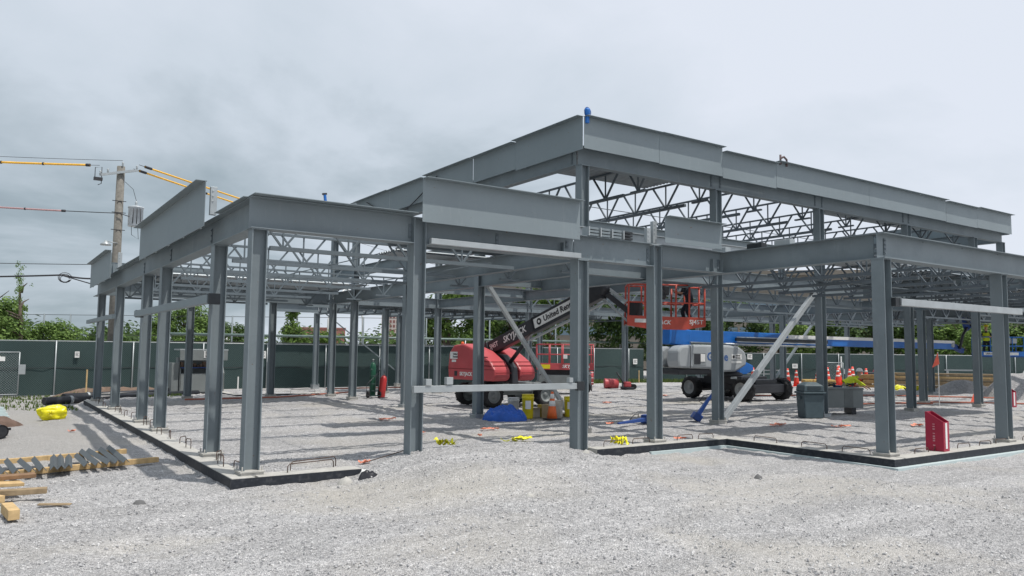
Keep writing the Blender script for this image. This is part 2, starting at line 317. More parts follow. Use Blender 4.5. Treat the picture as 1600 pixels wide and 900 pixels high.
# ---------------------------------------------------------------- ground
def sstep(a,b,x):
    t=max(0,min(1,(x-a)/(b-a))); return t*t*(3-2*t)
def inside(x,y):
    return (x>3.6 and y>13.05 and x<70) or (x>15.35 and y>8.85 and x<70)
def gh(x,y):
    out=-.17+.035*nz(x,y,.35,3)+.024*nz(x,y,1.4,5)+.010*nz(x,y,3.5,6)
    if y<13:
        c=x*.82-y*.57-.5*nz(x,y,.15,44)
        for k_ in (2.2,3.9,-4.6): out-=.032*math.exp(-((c-k_)/.16)**2)-.012*math.exp(-((c-k_-.28)/.13)**2)
    pad=-.02+.014*nz(x,y,1.1,9)+.014*nz(x,y,3.2,2)+.030*nz(x*.25,y,2.6,12)
    z=pad if inside(x,y) else out
    mound=math.exp(-((x-8.25)/2.35)**4)*math.exp(-((y-12.9)/(2.1 if y>12.9 else 3.0))**2)
    base=out*(1-mound)+(.25+.03*nz(x,y,1.5,7))*mound
    if 5.2<x<11.3 and 9<y<17: z=max(z,base) if inside(x,y) else base
    elif not inside(x,y): z=base
    if x<3.2 and y>14:   # spoil heaps left of the wall
        z+=.30*math.exp(-((x-.9)/1.0)**2-((y-21.5)/2.4)**2)+.05*nz(x,y,.8,21)*sstep(17,20,y)
        z+=.14*math.exp(-((x-2.2)/.9)**2-((y-25)/4)**2)
    if y>36 or x<-3: z-=.10*sstep(36,43,y)
    return z
def axis_vals(segs):
    r=[]
    for a,b,d in segs:
        n=max(1,round((b-a)/d)); r+= [a+(b-a)*i/n for i in range(n)]
    r.append(segs[-1][1]); return r
xs=axis_vals([(-1500,-200,260),(-200,-20,30),(-20,-2,1.2),(-2,3.30,.13),(3.30,3.62,.32),(3.62,15.05,.13),(15.05,15.37,.32),(15.37,26,.18),(26,60,.7),(60,200,20),(200,1500,260)])
ys=axis_vals([(-1500,-200,260),(-200,-10,30),(-10,4,1),(4,8.55,.13),(8.55,8.87,.32),(8.87,12.75,.13),(12.75,13.07,.32),(13.07,27,.16),(27,46,.5),(46,200,18),(200,1500,260)])
mb=MB(); nx=len(xs)
vs=[(x,y,gh(x,y)+(.016*random.uniform(-1,1) if -2<x<26 and 4<y<27 else .03*random.uniform(-1,1) if 2<x<45 and y<40 and y>8 else 0)) for y in ys for x in xs]
fs=[(j*nx+i,j*nx+i+1,(j+1)*nx+i+1,(j+1)*nx+i) for j in range(len(ys)-1) for i in range(nx-1)]
mb.add(vs,fs,True); mb.build('ground',GRAVEL,kind='structure',fixn=False)
# loose stones lying on the near gravel
mb=MB()
for _ in range(16000):
    d=7+9*random.random()**1.4; a=yaw+random.uniform(-.64,.64); x=d*math.sin(a); y=d*math.cos(a)
    if abs(x-3.5)<.4 and y>12.6: continue
    s=random.choice([.006,.008,.010,.012,.014,.019]) *random.uniform(.8,1.3)
    if random.random()<.006: s*=2.0
    z=gh(x,y)+s*.3; rot=Matrix.Rotation(random.random()*6.28,3,Vector((random.random(),random.random(),random.random()+.1)).normalized())
    vv=[rot@Vector((p[0]*s*random.uniform(.7,1.5),p[1]*s*random.uniform(.7,1.4),p[2]*s*random.uniform(.5,1)))+Vector((x,y,z)) for p in ((1,0,0),(-1,0,0),(0,1,0),(0,-1,0),(0,0,1),(0,0,-1))]
    mb.add(vv,[(0,2,4),(2,1,4),(1,3,4),(3,0,4),(2,0,5),(1,2,5),(3,1,5),(0,3,5)])
STONE=leafmat('loose stone',(.42,.42,.43),(.80,.79,.78))
mb.build('gravel_stones',STONE,kind='stuff',label='loose crushed stones scattered over the gravel in the foreground',cat='gravel',fixn=False)
# ---------------------------------------------------------------- foundation walls
def footing(name,label,paths,hooks,th=.36):
    t=thing(name,label,'foundation wall',(paths[0][0][0],paths[0][0][1],0)); off=t.location; EX=.434
    tops=MB(); tar=MB()
    for (x0,y0),(x1,y1),side in paths:     # outer face line; wall lies to the given side
        sx,sy=side; n=max(2,int(math.hypot(x1-x0,y1-y0)/.5))
        tops.b2((min(x0,x1,x0+sx*th,x1+sx*th),min(y0,y1,y0+sy*th,y1+sy*th),-.5),(max(x0,x1,x0+sx*th,x1+sx*th),max(y0,y1,y0+sy*th,y1+sy*th),.03))
        if sy: x0t=min(x0,x1)-(EX if min(x0,x1) not in (11.0,) else 0); tar.b2((x0t,y0-.012,-.6),(max(x0,x1),y0+.003,.018))
        else: tar.b2((x0-.012,min(y0,y1)+.004,-.6),(x0+.003,max(y0,y1)-(.0 if y1>20 else .433),.018))
    w_=tops.build('wall',CONC,t,.008,off=off); tar.build('membrane',TAR,t,off=off)
    for x,y,dx,dy,h in hooks:
        m=MB(); l=math.hypot(dx,dy); ux,uy=dx/l*.04,dy/l*.04
        m.tube([(x,y,-.05),(x,y,h-.04),(x+ux,y+uy,h),(x+dx-ux,y+dy-uy,h-.01),(x+dx,y+dy,h-.05),(x+dx,y+dy,-.05)],.009,6)
        m.build('rebar_hook',REBAR,t,off=off)
    return t
hk=[(3.75,13.6,0,.45,.16)]
yy=14.2
while yy<33:
    if min(abs(yy-c) for c in (15.77,21.08,23.7,28.96))>.35:
        h=random.uniform(.15,.26); hk.append((3.6+random.uniform(0,.1),yy,random.uniform(-.05,.25),random.uniform(.25,.45),h))
    yy+=random.uniform(.8,1.15)
hk+=[(4.35,13.0,.9,.25,.17),(4.5,13.3,.95,.35,.02+.14)]
footing('foundation_wall','long black-coated concrete foundation wall under the left row of steel columns',
    [((3.40,12.84),(3.40,34.4),(1,0)),((3.82,12.84),(5.6,12.84),(0,1))],hk)
hk=[]
for x in (11.4,12.3,13.75,14.4): hk.append((x,13.05+random.uniform(0,.1),.55,.03,.15))
for y in (12.2,10.9,9.9): hk.append((15.35,y,.05,-.6,.15))
for x in (16.4,17.2,18.2,19.2,20.0,21.4): hk.append((x,8.9,.55,.0,.13))
footing('foundation_wall','black-coated concrete foundation wall with inner and outer corner under the projecting right wing',
    [((11.0,12.84),(15.12,12.84),(0,1)),((15.12,8.62),(15.12,13.26),(1,0)),((15.54,8.62),(27,8.62),(0,1))],hk)
footing('foundation_wall','short black-coated foundation wall far back beside the open grey tool box',
    [((9.4,35.6),(9.4,40.5),(1,0)),((9.82,35.6),(13.3,35.6),(0,1))],[(10,35.9,1,.1,.2),(12,35.8,1.2,.1,.2)])
m=MB(); m.b2((14.9,8.36),(15.1,8.36)) if 0 else None
m.b2((15.02,8.603,-.35),(15.105,12.8,-.125)); m.b2((15.0,8.48,-.35),(27,8.60,-.125)); m.b2((12.5,12.74,-.35),(15.0,12.82,-.12))
m.build('insulation_strip',FOAM,label='pale blue foam insulation strip along the foot of the right foundation wall',cat='insulation')
# ---------------------------------------------------------------- steel frame building
B=thing('steel_frame_building','grey primed steel frame of an unfinished one-storey building with a raised flat roof','building frame',(13.1,16,0)); BO=B.location
XL,YF,ZB,ZT,ZHB=3.77,13.19,4.11,4.65,7.11
def column(x,y,top,z0=.10,w=.26,plate=True,rot=0,bands=False):
    m=MB(); up=(1,0,0) if not rot else (0,1,0)
    m.wsec((x,y,z0),(x,y,top),w,w,.018,.012,up); m.b2((x-w/2-.01,y-w/2-.01,top-.02),(x+w/2+.01,y+w/2+.01,top-.002))
    c=m.build('column',STEEL,B,off=BO)
    if plate:
        m=MB(); m.b2((x-.2,y-.2,z0-.03),(x+.2,y+.2,z0-.001))
        m.b2((x-.185,y-.185,-.12),(x+.185,y+.185,z0-.032))
        for a in(-1,1):
            for b in(-1,1): m.tube([(x+a*.16,y+b*.16,z0-.05),(x+a*.16,y+b*.16,z0+.07)],.013,6)
        m.build('base_plate',GALV if random.random()<.2 else CONC,c,.004,off=BO)
    return c
def beam(p0,p1,d=.54,w=.25,m_=None,name='beam'):
    return MB().wsec(p0,p1,d,w,.016,.011).build(name,m_ or STEEL,B,off=BO)
for y in (YF,15.77,21.08,23.7,28.96,33.77): column(XL,y,ZB)
column(6.78,YF,4.62,-.3,plate=False); column(10.77,YF,ZB,-.3,plate=False,w=.28)
column(13.05,YF,4.62); column(15.51,9.01,ZB,w=.28); column(20.7,9.01,ZB,w=.28)
for x in (13.15,18.45,23.70,29.32,34.56,37.06): column(x,15.98,ZHB)
for y in (21.0,26.1,31.05,33.5): column(13.05,y,ZHB)
for x in (18.5,24.0,30.87,37.06): column(x,33.6,ZHB)
column(37.06,21.2,ZHB); column(37.06,27.4,ZHB)
for x,y in ((10.51,34.06),(7.1,34.06),(16.3,34.9),(15.54,42.3),(20.57,42.1),(26,42.1),(31,42.1),(42.15,31.95),(34.4,18.2),(43.48,22.54),(51.36,32.55),(48.4,26.5),(26,9.01),(43,16.2)): column(x,y,ZB)
# beams, low roof
zc=(ZB+ZT)/2
beam((XL+.0,YF+.14,zc),(XL,35.3,zc),w=.30)
beam((XL-.16,YF,zc),(6.64,YF,zc),w=.32); beam((6.92,YF,zc),(10.6,YF,zc),w=.28); beam((10.62,YF,zc),(12.91,YF,zc),w=.3); beam((13.19,YF,zc),(15.37,YF,zc),w=.3)
beam((15.51,9.16,zc),(15.51,21,zc),w=.28); beam((15.36,9.01,zc),(27.5,9.01,zc),w=.34)
beam((10.9,YF+.16,zc-.06),(10.9,21,zc-.06),.42,.2); 
beam((13.05,16.2,zc),(13.05,33.4,zc),.5,.22); beam((3.9,34.0,zc),(13.0,34.0,zc)); beam((13.2,16.0,zc+.02),(37,16.0,zc+.02),.46,.2)
beam((34.56,9,zc),(34.56,33,zc)); beam((26,9.2,zc),(26,15.8,zc),.5)
beam((13.2,33.55,zc),(50,33.55,zc),.46,.2); beam((13,42.2,zc),(33,42.2,zc),.5); beam((13.2,37.5,zc),(33,37.5,zc),.4,.18)
beam((37.2,16.1,zc),(52,16.1,zc),.5); beam((51.4,16,zc),(51.4,33,zc),.5); beam((43.2,16,zc),(43.2,33,zc),.45)
beam((18.45,16.2,zc),(18.45,33.4,zc-.02),.4,.18); beam((13.2,26.1,zc+.08),(34.4,26.1,zc+.08),.36,.18)
beam((13.25,21.0,zc+.04),(34.4,21.0,zc+.04),.4,.18)
beam((10.9,14.1,4.92),(19.5,14.1,4.92),.26,.14,GALV)
# beams, high roof
zh=7.37
beam((13.0,15.98,zh),(37.2,15.98,zh),.52,.24); beam((13.05,16.12,zh),(13.05,33.6,zh),.52,.24)
beam((37.06,16.1,zh),(37.06,33.5,zh),.52,.24); beam((13.2,33.6,zh),(37,33.6,zh),.52,.24)
beam((13.25,15.98,5.42),(37,15.98,5.42),.42,.18,STEELX); beam((13.05,16.15,5.42),(13.05,33.4,5.42),.40,.18)
# outward cap plates on the low front and left beams
def cap(p0,p1): return MB().bar(p0,p1,.42,.012).build('cap_plate',STEELX,B,off=BO)
cap((3.60,13.05,4.664),(6.62,13.05,4.664)); cap((3.74,13.27,4.664),(3.74,15.3,4.664)); cap((3.74,23.1,4.664),(3.74,28.5,4.664))
# bolted end connections: one plate with its bolts each
def plate(x,y,n=4,z0=4.24,dz=.09,ax=(0,-1,0)):
    m=MB(); h=dz*(n-1)+.08
    if ax[1]: m.b2((x-.035,y-.006,z0-.04),(x+.035,y+.004,z0-.04+h))
    else: m.b2((x-.006,y-.035,z0-.04),(x+.004,y+.035,z0-.04+h))
    for k in range(n): m.lathe((x,y,z0+k*dz),[(.019,0),(.019,.022)],6,axis=ax)
    m.build('connection_plate',BOLT if n==9 else STEEL2,B,off=BO)
for x in (12.83,13.28): plate(x,YF-.014)
plate(10.42,YF-.014,2,4.38); plate(15.28,YF-.014,3); plate(15.64,8.99,4)
for x in (18.25,18.65,23.5,23.9,29.1,29.5): plate(x,15.966,4,7.24,.09)
for x in (6.62,6.95,8.6): plate(x,YF-.014,3,4.27)
for y in (16.3,21.2,26.2): plate(13.036,y,4,7.24,.09,(-1,0,0))
for y in (16.4,20.5,24.3): plate(XL-.014,y,3,4.26,.11,(-1,0,0))
for x in (10.25,15.0,15.33):
    MB().b2((x,YF-.11,4.14),(x+.012,YF-.008,4.45)).build('stiffener',STEEL,B,off=BO)
# ---- joists
def joist(p0,p1,depth,e0=.6,e1=.6,vsp=1.31,hw=.52,ct=.075,wt=.036,stub=True,m_=None,name='joist'):
    p0=Vector(p0);p1=Vector(p1); Ld=(p1-p0).length; d=(p1-p0).normalized(); dn=Vector((0,0,-depth)); m=MB()
    m.bar(p0,p1,.10,.05)                      # top chord
    zlo=-depth
    b0=p0+d*e0+Vector((0,0,zlo)); b1=p1-d*e1+Vector((0,0,zlo)); m.bar(b0,b1,.10,ct)
    s=e0+.25
    while s<Ld-e1-.15:
        c=p0+d*s+Vector((0,0,zlo))
        t0=max(.05,s-hw); t1=min(Ld-.05,s+hw)
        m.bar(c,p0+d*t0,wt*1.25,wt); m.bar(c,p0+d*t1,wt*1.25,wt); m.bar(c,p0+d*s,wt*.8,wt*.8); s+=vsp
    if stub:
        c=p1-d*(e1*.45)+Vector((0,0,zlo*.97)); m.bar(c-d*.3,c+d*.3,.09,.05)
        m.bar(c,c-d*.5-dn,wt,wt); m.bar(c,c+d*.55-dn*.98,wt,wt); m.bar(c,c-dn,wt*.8,wt*.8)
    return m.build(name,m_ or STEEL2,B,off=BO)
y=14.5
while y<33.5:
    joist((XL+.1,y,4.64),(12.95,y,4.64),.66,.5,3.05); y+=2.63
for k in range(1,9):
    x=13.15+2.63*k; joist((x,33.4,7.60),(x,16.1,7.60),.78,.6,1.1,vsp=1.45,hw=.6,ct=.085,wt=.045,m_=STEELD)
x=17.2
while x<33.5:
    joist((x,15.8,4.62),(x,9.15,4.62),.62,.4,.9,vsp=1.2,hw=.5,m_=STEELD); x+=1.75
y=17.6
while y<33:
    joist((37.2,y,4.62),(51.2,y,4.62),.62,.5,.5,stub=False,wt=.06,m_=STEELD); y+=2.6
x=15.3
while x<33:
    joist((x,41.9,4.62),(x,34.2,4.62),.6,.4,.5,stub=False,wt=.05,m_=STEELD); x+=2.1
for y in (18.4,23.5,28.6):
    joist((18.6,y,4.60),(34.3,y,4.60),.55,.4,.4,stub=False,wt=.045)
# bridging rods between the joists
for yv,zv in ((20.0,7.0),(26.0,7.0),(30,7.0)):
    MB().tube([(15.8,yv,zv),(36,yv,zv)],.014,5).build('bridging_rod',STEEL2,B,off=BO)
for xv in (6.6,9.3): MB().tube([(xv,14.5,4.05),(xv,33,4.05)],.012,5).build('bridging_rod',STEEL2,B,off=BO)
MB().tube([(17.2,12.4,4.06),(33,12.4,4.06)],.014,5).build('bridging_rod',STEEL2,B,off=BO)
# ---- bent plate fascia: web plus outward top flange, in lengths
def fascia(p0,p1,outd,z0,z1,fl=.18,name='fascia_plate'):
    p0=Vector(p0);p1=Vector(p1); o=Vector(outd).normalized()*fl; d=(p1-p0).normalized(); m=MB()
    t=.012; n=Vector(outd).normalized()*t/2
    def quadbox(a,b,c,e,th):   # slab from 4 points with thickness vector
        m.add([a,b,c,e,a+th,b+th,c+th,e+th],[(0,1,2,3),(7,6,5,4),(0,4,5,1),(1,5,6,2),(2,6,7,3),(3,7,4,0)])
    A=Vector((p0.x,p0.y,z0));Bq=Vector((p1.x,p1.y,z0));C=Vector((p1.x,p1.y,z1));D=Vector((p0.x,p0.y,z1))
    quadbox(A-n,Bq-n,C-n,D-n,n*2)
    D2=D+Vector((0,0,.001));C2=C+Vector((0,0,.001))
    quadbox(D2-o*.12,C2-o*.12,C2+o,D2+o,Vector((0,0,.012)))
    # stub angle frames behind
    Ld=(p1-p0).length; k=.4
    while k<Ld:
        q=p0+d*k-Vector(outd).normalized()*.06
        m.bar((q.x,q.y,z0+.02),(q.x,q.y,z1-.02),.05,.05); k+=1.6
    return m.build(name,STEELX,B,off=BO)
oX=(-1,0,0); oY=(0,-1,0)
js=[(15.62,18.745,8.33,7.45),(18.75,21.15,8.30,7.50),(21.19,24.4,8.31,7.46),(24.5,27.4,8.27,7.44),(27.42,30.7,8.30,7.46),(30.75,33.8,8.29,7.45)]
for a,b,t,bt in js: fascia((12.86,b,0),(12.86,a,0),oX,bt,t)
js=[(12.90,15.66,8.33,7.48),(15.672,18.345,8.34,7.46),(18.36,20.92,8.22,7.42),(20.935,26.21,8.30,7.46),(26.22,31.64,8.30,7.46),(31.655,34.19,8.26,7.44),(34.203,37.3,8.30,7.46)]
for a,b,t,bt in js: fascia((a,15.61,0),(b,15.61,0),oY,bt,t)
fascia((37.31,15.7,0),(37.31,33.7,0),(1,0,0),7.46,8.30)
fascia((6.70,12.84,0),(10.50,12.84,0),oY,4.50,5.32)
fascia((13.06,12.84,0),(15.02,12.84,0),oY,4.665,5.27)
fascia((3.40,22.9,0),(3.40,15.5,0),oX,4.43,5.30)
fascia((3.40,34.4,0),(3.40,28.7,0),oX,4.38,5.30)
fascia((6.70,20.9,0),(6.70,12.9,0),oX,4.665,5.30) if 0 else None
fascia((3.8,34.5,0),(12.9,34.5,0),(0,1,0),4.42,5.45); fascia((13.6,42.7,0),(33,42.7,0),(0,1,0),4.42,5.3); fascia((52,16,0),(52,33,0),(1,0,0),4.42,5.3)
fascia((15.14,9.4,0),(15.14,9.9,0),oX,4.67,4.8) if 0 else None
# stub posts, clip angles
for x,y,z0,z1 in ((3.55,15.5,4.655,5.2),(3.62,28.3,4.655,5.2),(12.95,13.1,4.655,5.18),(12.75,13.1,4.655,5.0)):
    m=MB(); m.b2((x-.06,y-.05,z0),(x+.06,y+.05,z1))
    for k in range(3): m.lathe((x-.02,y-.051,z1-.08-k*.1),[(.02,0),(.02,.012)],6,axis=oY)
    m.build('stub_post',GALV,B,.004,off=BO)
# straight girts and closure tubes
def girt(p0,p1,a,b,lab):
    return MB().bar(p0,p1,a,b).build('girt',GALV,B,.006,off=BO,label=lab)
girt((6.65,12.99,1.37),(10.62,12.99,1.37),.10,.125,'pale horizontal tube at waist height beside the red boom lift')
girt((6.95,12.98,4.17),(10.62,12.98,4.17),.10,.11,None)
girt((15.75,8.78,3.20),(21.25,8.78,3.20),.12,.15,'pale horizontal tube below the right wing beam')
g=MB().bar((3.44,14.95,3.0),(3.44,23.2,3.0),.12,.16).build('girt',STEELX,B,.006,off=BO)
MB().bar((3.44,27.6,3.07),(3.44,34.9,3.07),.12,.14).build('girt',STEELX,B,.006,off=BO)
for x,y,z,s in ((6.95,12.97,1.5,.12),(10.35,12.97,1.5,.10),(10.62,12.97,1.37,.19),(15.66,8.8,3.2,.18),(3.5,14.9,3.0,.2),(3.5,23.1,3.0,.2),(7.4,12.97,1.52,.14)):
    MB().b2((x-s/2,y-.05,z-s/2),(x+s/2,y+.05,z+s/2)).build('girt_bracket',BOLT if s>.17 else GALV,B,.004,off=BO)
# diagonal braces
MB().bar((13.35,21.0,4.25),(16.6,21.0,.12),.13,.13).build('diagonal_brace',GALV,B,.01,off=BO,label='long diagonal brace leaning in front of the red boom lift')
MB().bar((23.45,15.98,4.25),(18.72,15.98,.12),.15,.15).build('diagonal_brace',GALV,B,.01,off=BO,label='pale diagonal brace rising to the right behind the right wing')
MB().bar((42.0,31.95,.2),(46.4,31.95,4.1),.14,.14).build('diagonal_brace',STEEL,B,.01,off=BO)
MB().bar((16.0,42.2,4.1),(20.4,42.2,.9),.06,.06).build('diagonal_brace',STEEL,B,off=BO)
# ---- metal roof deck sheets laid out loose on joists
def decksheet(x0,x1,y0,y1,z,along,label,layers=1):
    m=MB(); 
    for l in range(layers):
        zz=z+.045*l; p=[];w=(x1-x0) if along=='y' else (y1-y0); n=max(3,int(w/.15)); st=w/n
        for i in range(n): p+= [(i*st,0),(i*st+st*.35,0),(i*st+st*.5,.038),(i*st+st*.85,.038)]
        p.append((w,0)); vs=[]
        for a,h in p:
            for th in (0,.004):
                if along=='y': vs+=[(x0+a,y0,zz+h+th),(x0+a,y1,zz+h+th)]
                else: vs+=[(x0,y0+a,zz+h+th),(x1,y0+a,zz+h+th)]
        fs=[]
        for i in range(len(p)-1):
            q=i*4; fs+= [(q,q+1,q+5,q+4),(q+2,q+6,q+7,q+3),(q,q+4,q+6,q+2),(q+1,q+3,q+7,q+5)]
        m.add(vs,fs)
    return m.build('roof_deck_sheet',DECK,label=label,cat='roof deck',group='corrugated deck sheets lying loose on the roof joists')
dk='corrugated metal deck sheets lying on '
decksheet(13.3,18.3,16.3,18.9,7.63,'x',dk+'the front corner of the raised roof',4)
decksheet(20.6,26,16.4,17.7,7.63,'x',dk+'the raised roof behind the middle of its front',3)
decksheet(26.6,34,16.3,18.2,7.63,'x',dk+'the right part of the raised roof',5)
if 0: decksheet(8.2,12.8,14.2,15.3,4.67,'x',dk+'the low roof just behind the tall middle fascia',1)
decksheet(8.0,12.8,16.4,17.2,4.67,'x',dk+'the low left roof, second strip back from the front',1)
decksheet(8.9,12.8,18.4,19.6,4.67,'x',dk+'the low left roof, third strip back from the front',2)
decksheet(4.2,12.8,29,33.4,4.67,'x',dk+'the far end of the low left roof',1)
decksheet(17,22,11.8,13.2,4.65,'x',dk+'the right wing nearest its inner corner',1)
decksheet(24,33,12.4,15.2,4.65,'x',dk+'the far part of the right wing',2)
if 0: decksheet(18.8,34,21.3,25.8,4.75,'x',dk+'the low interior level under the raised roof',1)
decksheet(38,51,20,24,4.67,'x',dk+'the low roof at the far right rear',1)
decksheet(16,32,35,38,4.67,'y',dk+'the low rear roof before the fence',1)
# ================================================================ fences, poles and the far setting
def xf(mb,M):
    mb.v=[M@v for v in mb.v]; return mb
def fence(name,label,p0,p1,z0,h,step,top=True):
    p0=Vector(p0+(z0,));p1=Vector(p1+(z0,)); d=(p1-p0); Ld=d.length; d.normalize(); rz=math.atan2(d.y,d.x)
    t=thing(name,label,'fence',p0,rz)
    m=MB(); n=int(Ld/.5); vs=[];random.seed(5)
    for i in range(n+1):
        x=Ld*i/n; o=.06*nz(x,.0,.9)+.03*nz(x,5,2.3)
        vs+= [(x,o,.02+.04*nz(x,3,.9)),(x,o*1.4,h*.45),(x,o*.3,h-.03),(x,o+.004,.02),(x,o*1.4+.004,h*.45),(x,o*.3+.004,h-.03)]
    fs=[]
    for i in range(n):
        q=i*6
        for a,b in((0,1),(1,2),(4,3),(5,4)): fs.append((q+a,q+b,q+6+b,q+6+a))
    m.add(vs,fs,True); m.build('screen',SCREEN,t,fixn=False)
    if top: MB().tube([(0,.03,h),(Ld,.03,h)],.026,6).build('top_rail',GALV,t)
    MB().tube([(0,-.03,h*.5),(Ld,-.03,h*.5)],.012,5).build('tension_wire',WIRE,t)
    x=0
    while x<Ld:
        MB().tube([(x,-.06,-.3),(x,-.06,h+.03)],.033,7).build('post',GALV,t); x+=step
    return t
f1=fence('chain_link_fence','long chain-link fence with dark green wind screen behind the left half of the frame',(-14,43.6),(42,43.6),-.25,2.6,3.4)
f2=fence('chain_link_fence','chain-link fence with dark green screen closing the right rear of the site',(42.2,43.5),(98,17.5),-.3,2.42,3.2)
def onfence(root,name,x,z,w,h,m_,label,cat):
    o=root.matrix_basis; l=root.location; a=root.rotation_euler.z
    p=Vector((l.x+x*math.cos(a),l.y+x*math.sin(a),z)); t=thing(name,label,cat,p-Vector((math.sin(a)*-.11,math.cos(a)*.11,0)),a)
    MB().b2((-w/2,-.01,-h/2),(w/2,.01,h/2)).build('board',m_,t,.003)
    for k in range(3): MB().b2((-w*.34,-.0145,h*(.25-.22*k)-h*.04),(w*(.34-.12*(k%2)),-.011,h*(.25-.22*k)+h*.04)).build('lettering',INK,t)
    return t
onfence(f1,'fence_sign',26.9,1.75,.42,.4,WHITE,'small square white notice on the green fence beside the middle columns','sign')
onfence(f1,'fence_sign',55.0,1.4,.42,.4,WHITE,'white notice on the green fence just below the red work platform','sign')
onfence(f1,'fence_sign',14.6,1.55,.34,.14,WHITE,'narrow white tag on the fence left of the first column of the far left row','sign')
onfence(f1,'fence_sign',17.9,1.7,.2,.3,WHITE,'small white tag on the fence between the columns of the left row','sign')
onfence(f2,'fence_sign',8.4,1.85,.4,.4,WHITE,'upper white notice on the right fence beside two white strips','sign')
onfence(f2,'fence_sign',12.2,1.15,.45,.35,WHITE,'lower white notice on the right fence behind the stooping worker','sign')
for x in (6.8,7.6,16.2):
    a=f2.rotation_euler.z; p=Vector((42.2+x*math.cos(a),43.5+x*math.sin(a),1.5))+Vector((math.sin(a),-math.cos(a),0))*.1
    o=MB().b2((-.055,-.01,-.45),(.055,.01,.45)).build('reflector_strip',WHITE,loc=p); o.rotation_euler.z=a
    tag(o,{6.8:'left one of two white vertical strips on the right fence',7.6:'right one of two white vertical strips on the right fence',16.2:'lone white vertical strip on the fence left of the small gate'}[x],'reflector','white strips on the right fence')
def gate(loc,rz,w,h,label):
    t=thing('chain_link_gate',label,'gate',loc,rz)
    m=MB(); 
    for a,b in (((0,0,.1),(w,0,.1)),((0,0,h),(w,0,h)),((0,0,0),(0,0,h+.25)),((w,0,.1),(w,0,h))): m.tube([a,b],.028,7)
    m.build('gate_frame',GALV,t)
    m=MB(); s=.11; n=int((w+h)/s)
    for i in range(n):
        c=i*s
        for sg in (0,1):
            x0=max(0,c-(h-.1)); x1=min(w,c); 
            if x1<=x0: continue
            z0=.1+(c-x0); z1=.1+(c-x1)
            if sg: m.tube([(w-x0,0,z0),(w-x1,0,z1)],.0035,3,False)
            else: m.tube([(x0,.008,z0),(x1,.008,z1)],.0035,3,False)
    m.build('mesh_infill',GALV,t)
    MB().b2((w*.72,-.02,h*.8),(w*.84,-.005,h*.9)).build('notice',WHITE,t)
    MB().b2((w-.02,-.1,h*.5),(w+.26,.0,h*.72)).build('lock_box',GALV,t,.01)
    return t
gate((-2.0,42.9,-.25),0,3.5,2.05,'wide chain-link gate leaf in front of the green screen at the left edge')
gate((54.6,36.9,-.3),f2.rotation_euler.z,1.9,1.75,'small grey gate leaf standing against the right fence')
# thin posts and top wire of the sports field
t=thing('sports_field_fence','tall thin posts with a top wire rising beyond the green fence','fence',(3.9,70,-.3)); 
px=[(3.9,70),(5.6,69),(7.5,67.6),(12,64.8),(16,62),(20.1,59),(24.3,56),(28.5,53.6),(33,51.5),(38,49.5),(44,47.6)]
for x,y in px: MB().tube([(x-3.9,y-70,0),(x-3.9,y-70,4.9)],.06,7).build('post',STEEL,t)
MB().tube([(-9,9,4.85)]+[(x-3.9,y-70,4.83) for x,y in px],.02,5).build('top_wire',WIRE,t)
MB().tube([(x-3.9,y-70,3.3) for x,y in px],.018,5).build('mid_wire',WIRE,t)
t=thing('rail_fence','green horizontal rail on posts just beyond the site fence','fence',(9,48.5,-.3))
MB().tube([(0,0,3.2),(40,0,3.2)],.075,8).build('rail',mat('green grey rail',(.16,.22,.20),.5),t); MB().tube([(0,0,2.75),(40,0,2.75)],.03,6).build('rail',WIRE,t)
for k in range(9): MB().tube([(k*5,0,0),(k*5,0,3.2)],.05,7).build('post',GALV,t)
# utility pole
t=thing('utility_pole','weathered wooden utility pole with transformer, crossarm and lamp','utility pole',(5.5,44.3,-.3))
MB().tube([(0,0,0),(0,0,11.75)],[.235,.19],14).build('pole',POLEW,t)
m=MB(); m.bar((-1.0,-.16,11.15),(.75,-.3,11.6),.10,.12); 
t2=m.build('crossarm',GALV,t)
for x,z in ((-.95,11.15),(-.62,11.3),(.05,11.75),(.72,11.65)):
    MB().lathe((x,-.2,z+.02),[(.03,0),(.06,.05),(.03,.09),(.06,.14),(.02,.2)],8).build('insulator',GALV,t2)
m=MB(); m.b2((-1.25,-.3,10.85),(-.85,-.1,11.0)); m.tube([(-1.2,-.2,10.9),(-1.2,-.2,11.5),(-.9,-.2,11.55),(-.9,-.2,10.7),(-1.05,-.2,10.62)],.02,5); m.build('cutout_switch',WIRE,t2)
tr=MB().lathe((.78,-.15,8.65),[(.34,0),(.36,.04),(.36,.95),(.39,.97),(.39,1.03),(.2,1.08)],18).build('transformer',mat('pale grey transformer',(.50,.54,.57),.45),t)
for dx in (-.2,0,.2): MB().tube([(.78+dx,-.53,8.75),(.78+dx*.8,-.54,9.55)],.02,5).build('fin',WIRE,tr)
MB().lathe((.78,-.15,9.7),[(.05,0),(.08,.08),(.04,.14),(.07,.2),(.02,.3)],8).build('bushing',GALV,tr)
MB().tube([(.78,-.15,10.0),(.6,-.15,10.6),(.2,-.15,10.95)],.012,5).build('lead_wire',WIRE,tr)
MB().tube([(.6,-.1,8.7),(.62,-.2,8.2),(.95,-.2,8.0),(.9,-.15,8.65)],.014,5).build('lead_wire',WIRE,tr)
m=MB(); m.tube([(0,-.2,7.7),(-.45,-.25,7.75)],.025,6); m.lathe((-.55,-.25,7.55),[(.26,0),(.24,.08),(.10,.16),(.07,.24)],14); m.build('lamp',GALV,t)
for z in (9.3,9.9,8.4): MB().tube([(-.35,-.2,z),(.3,-.2,z)],.02,5).build('step_bolt',WIRE,t)
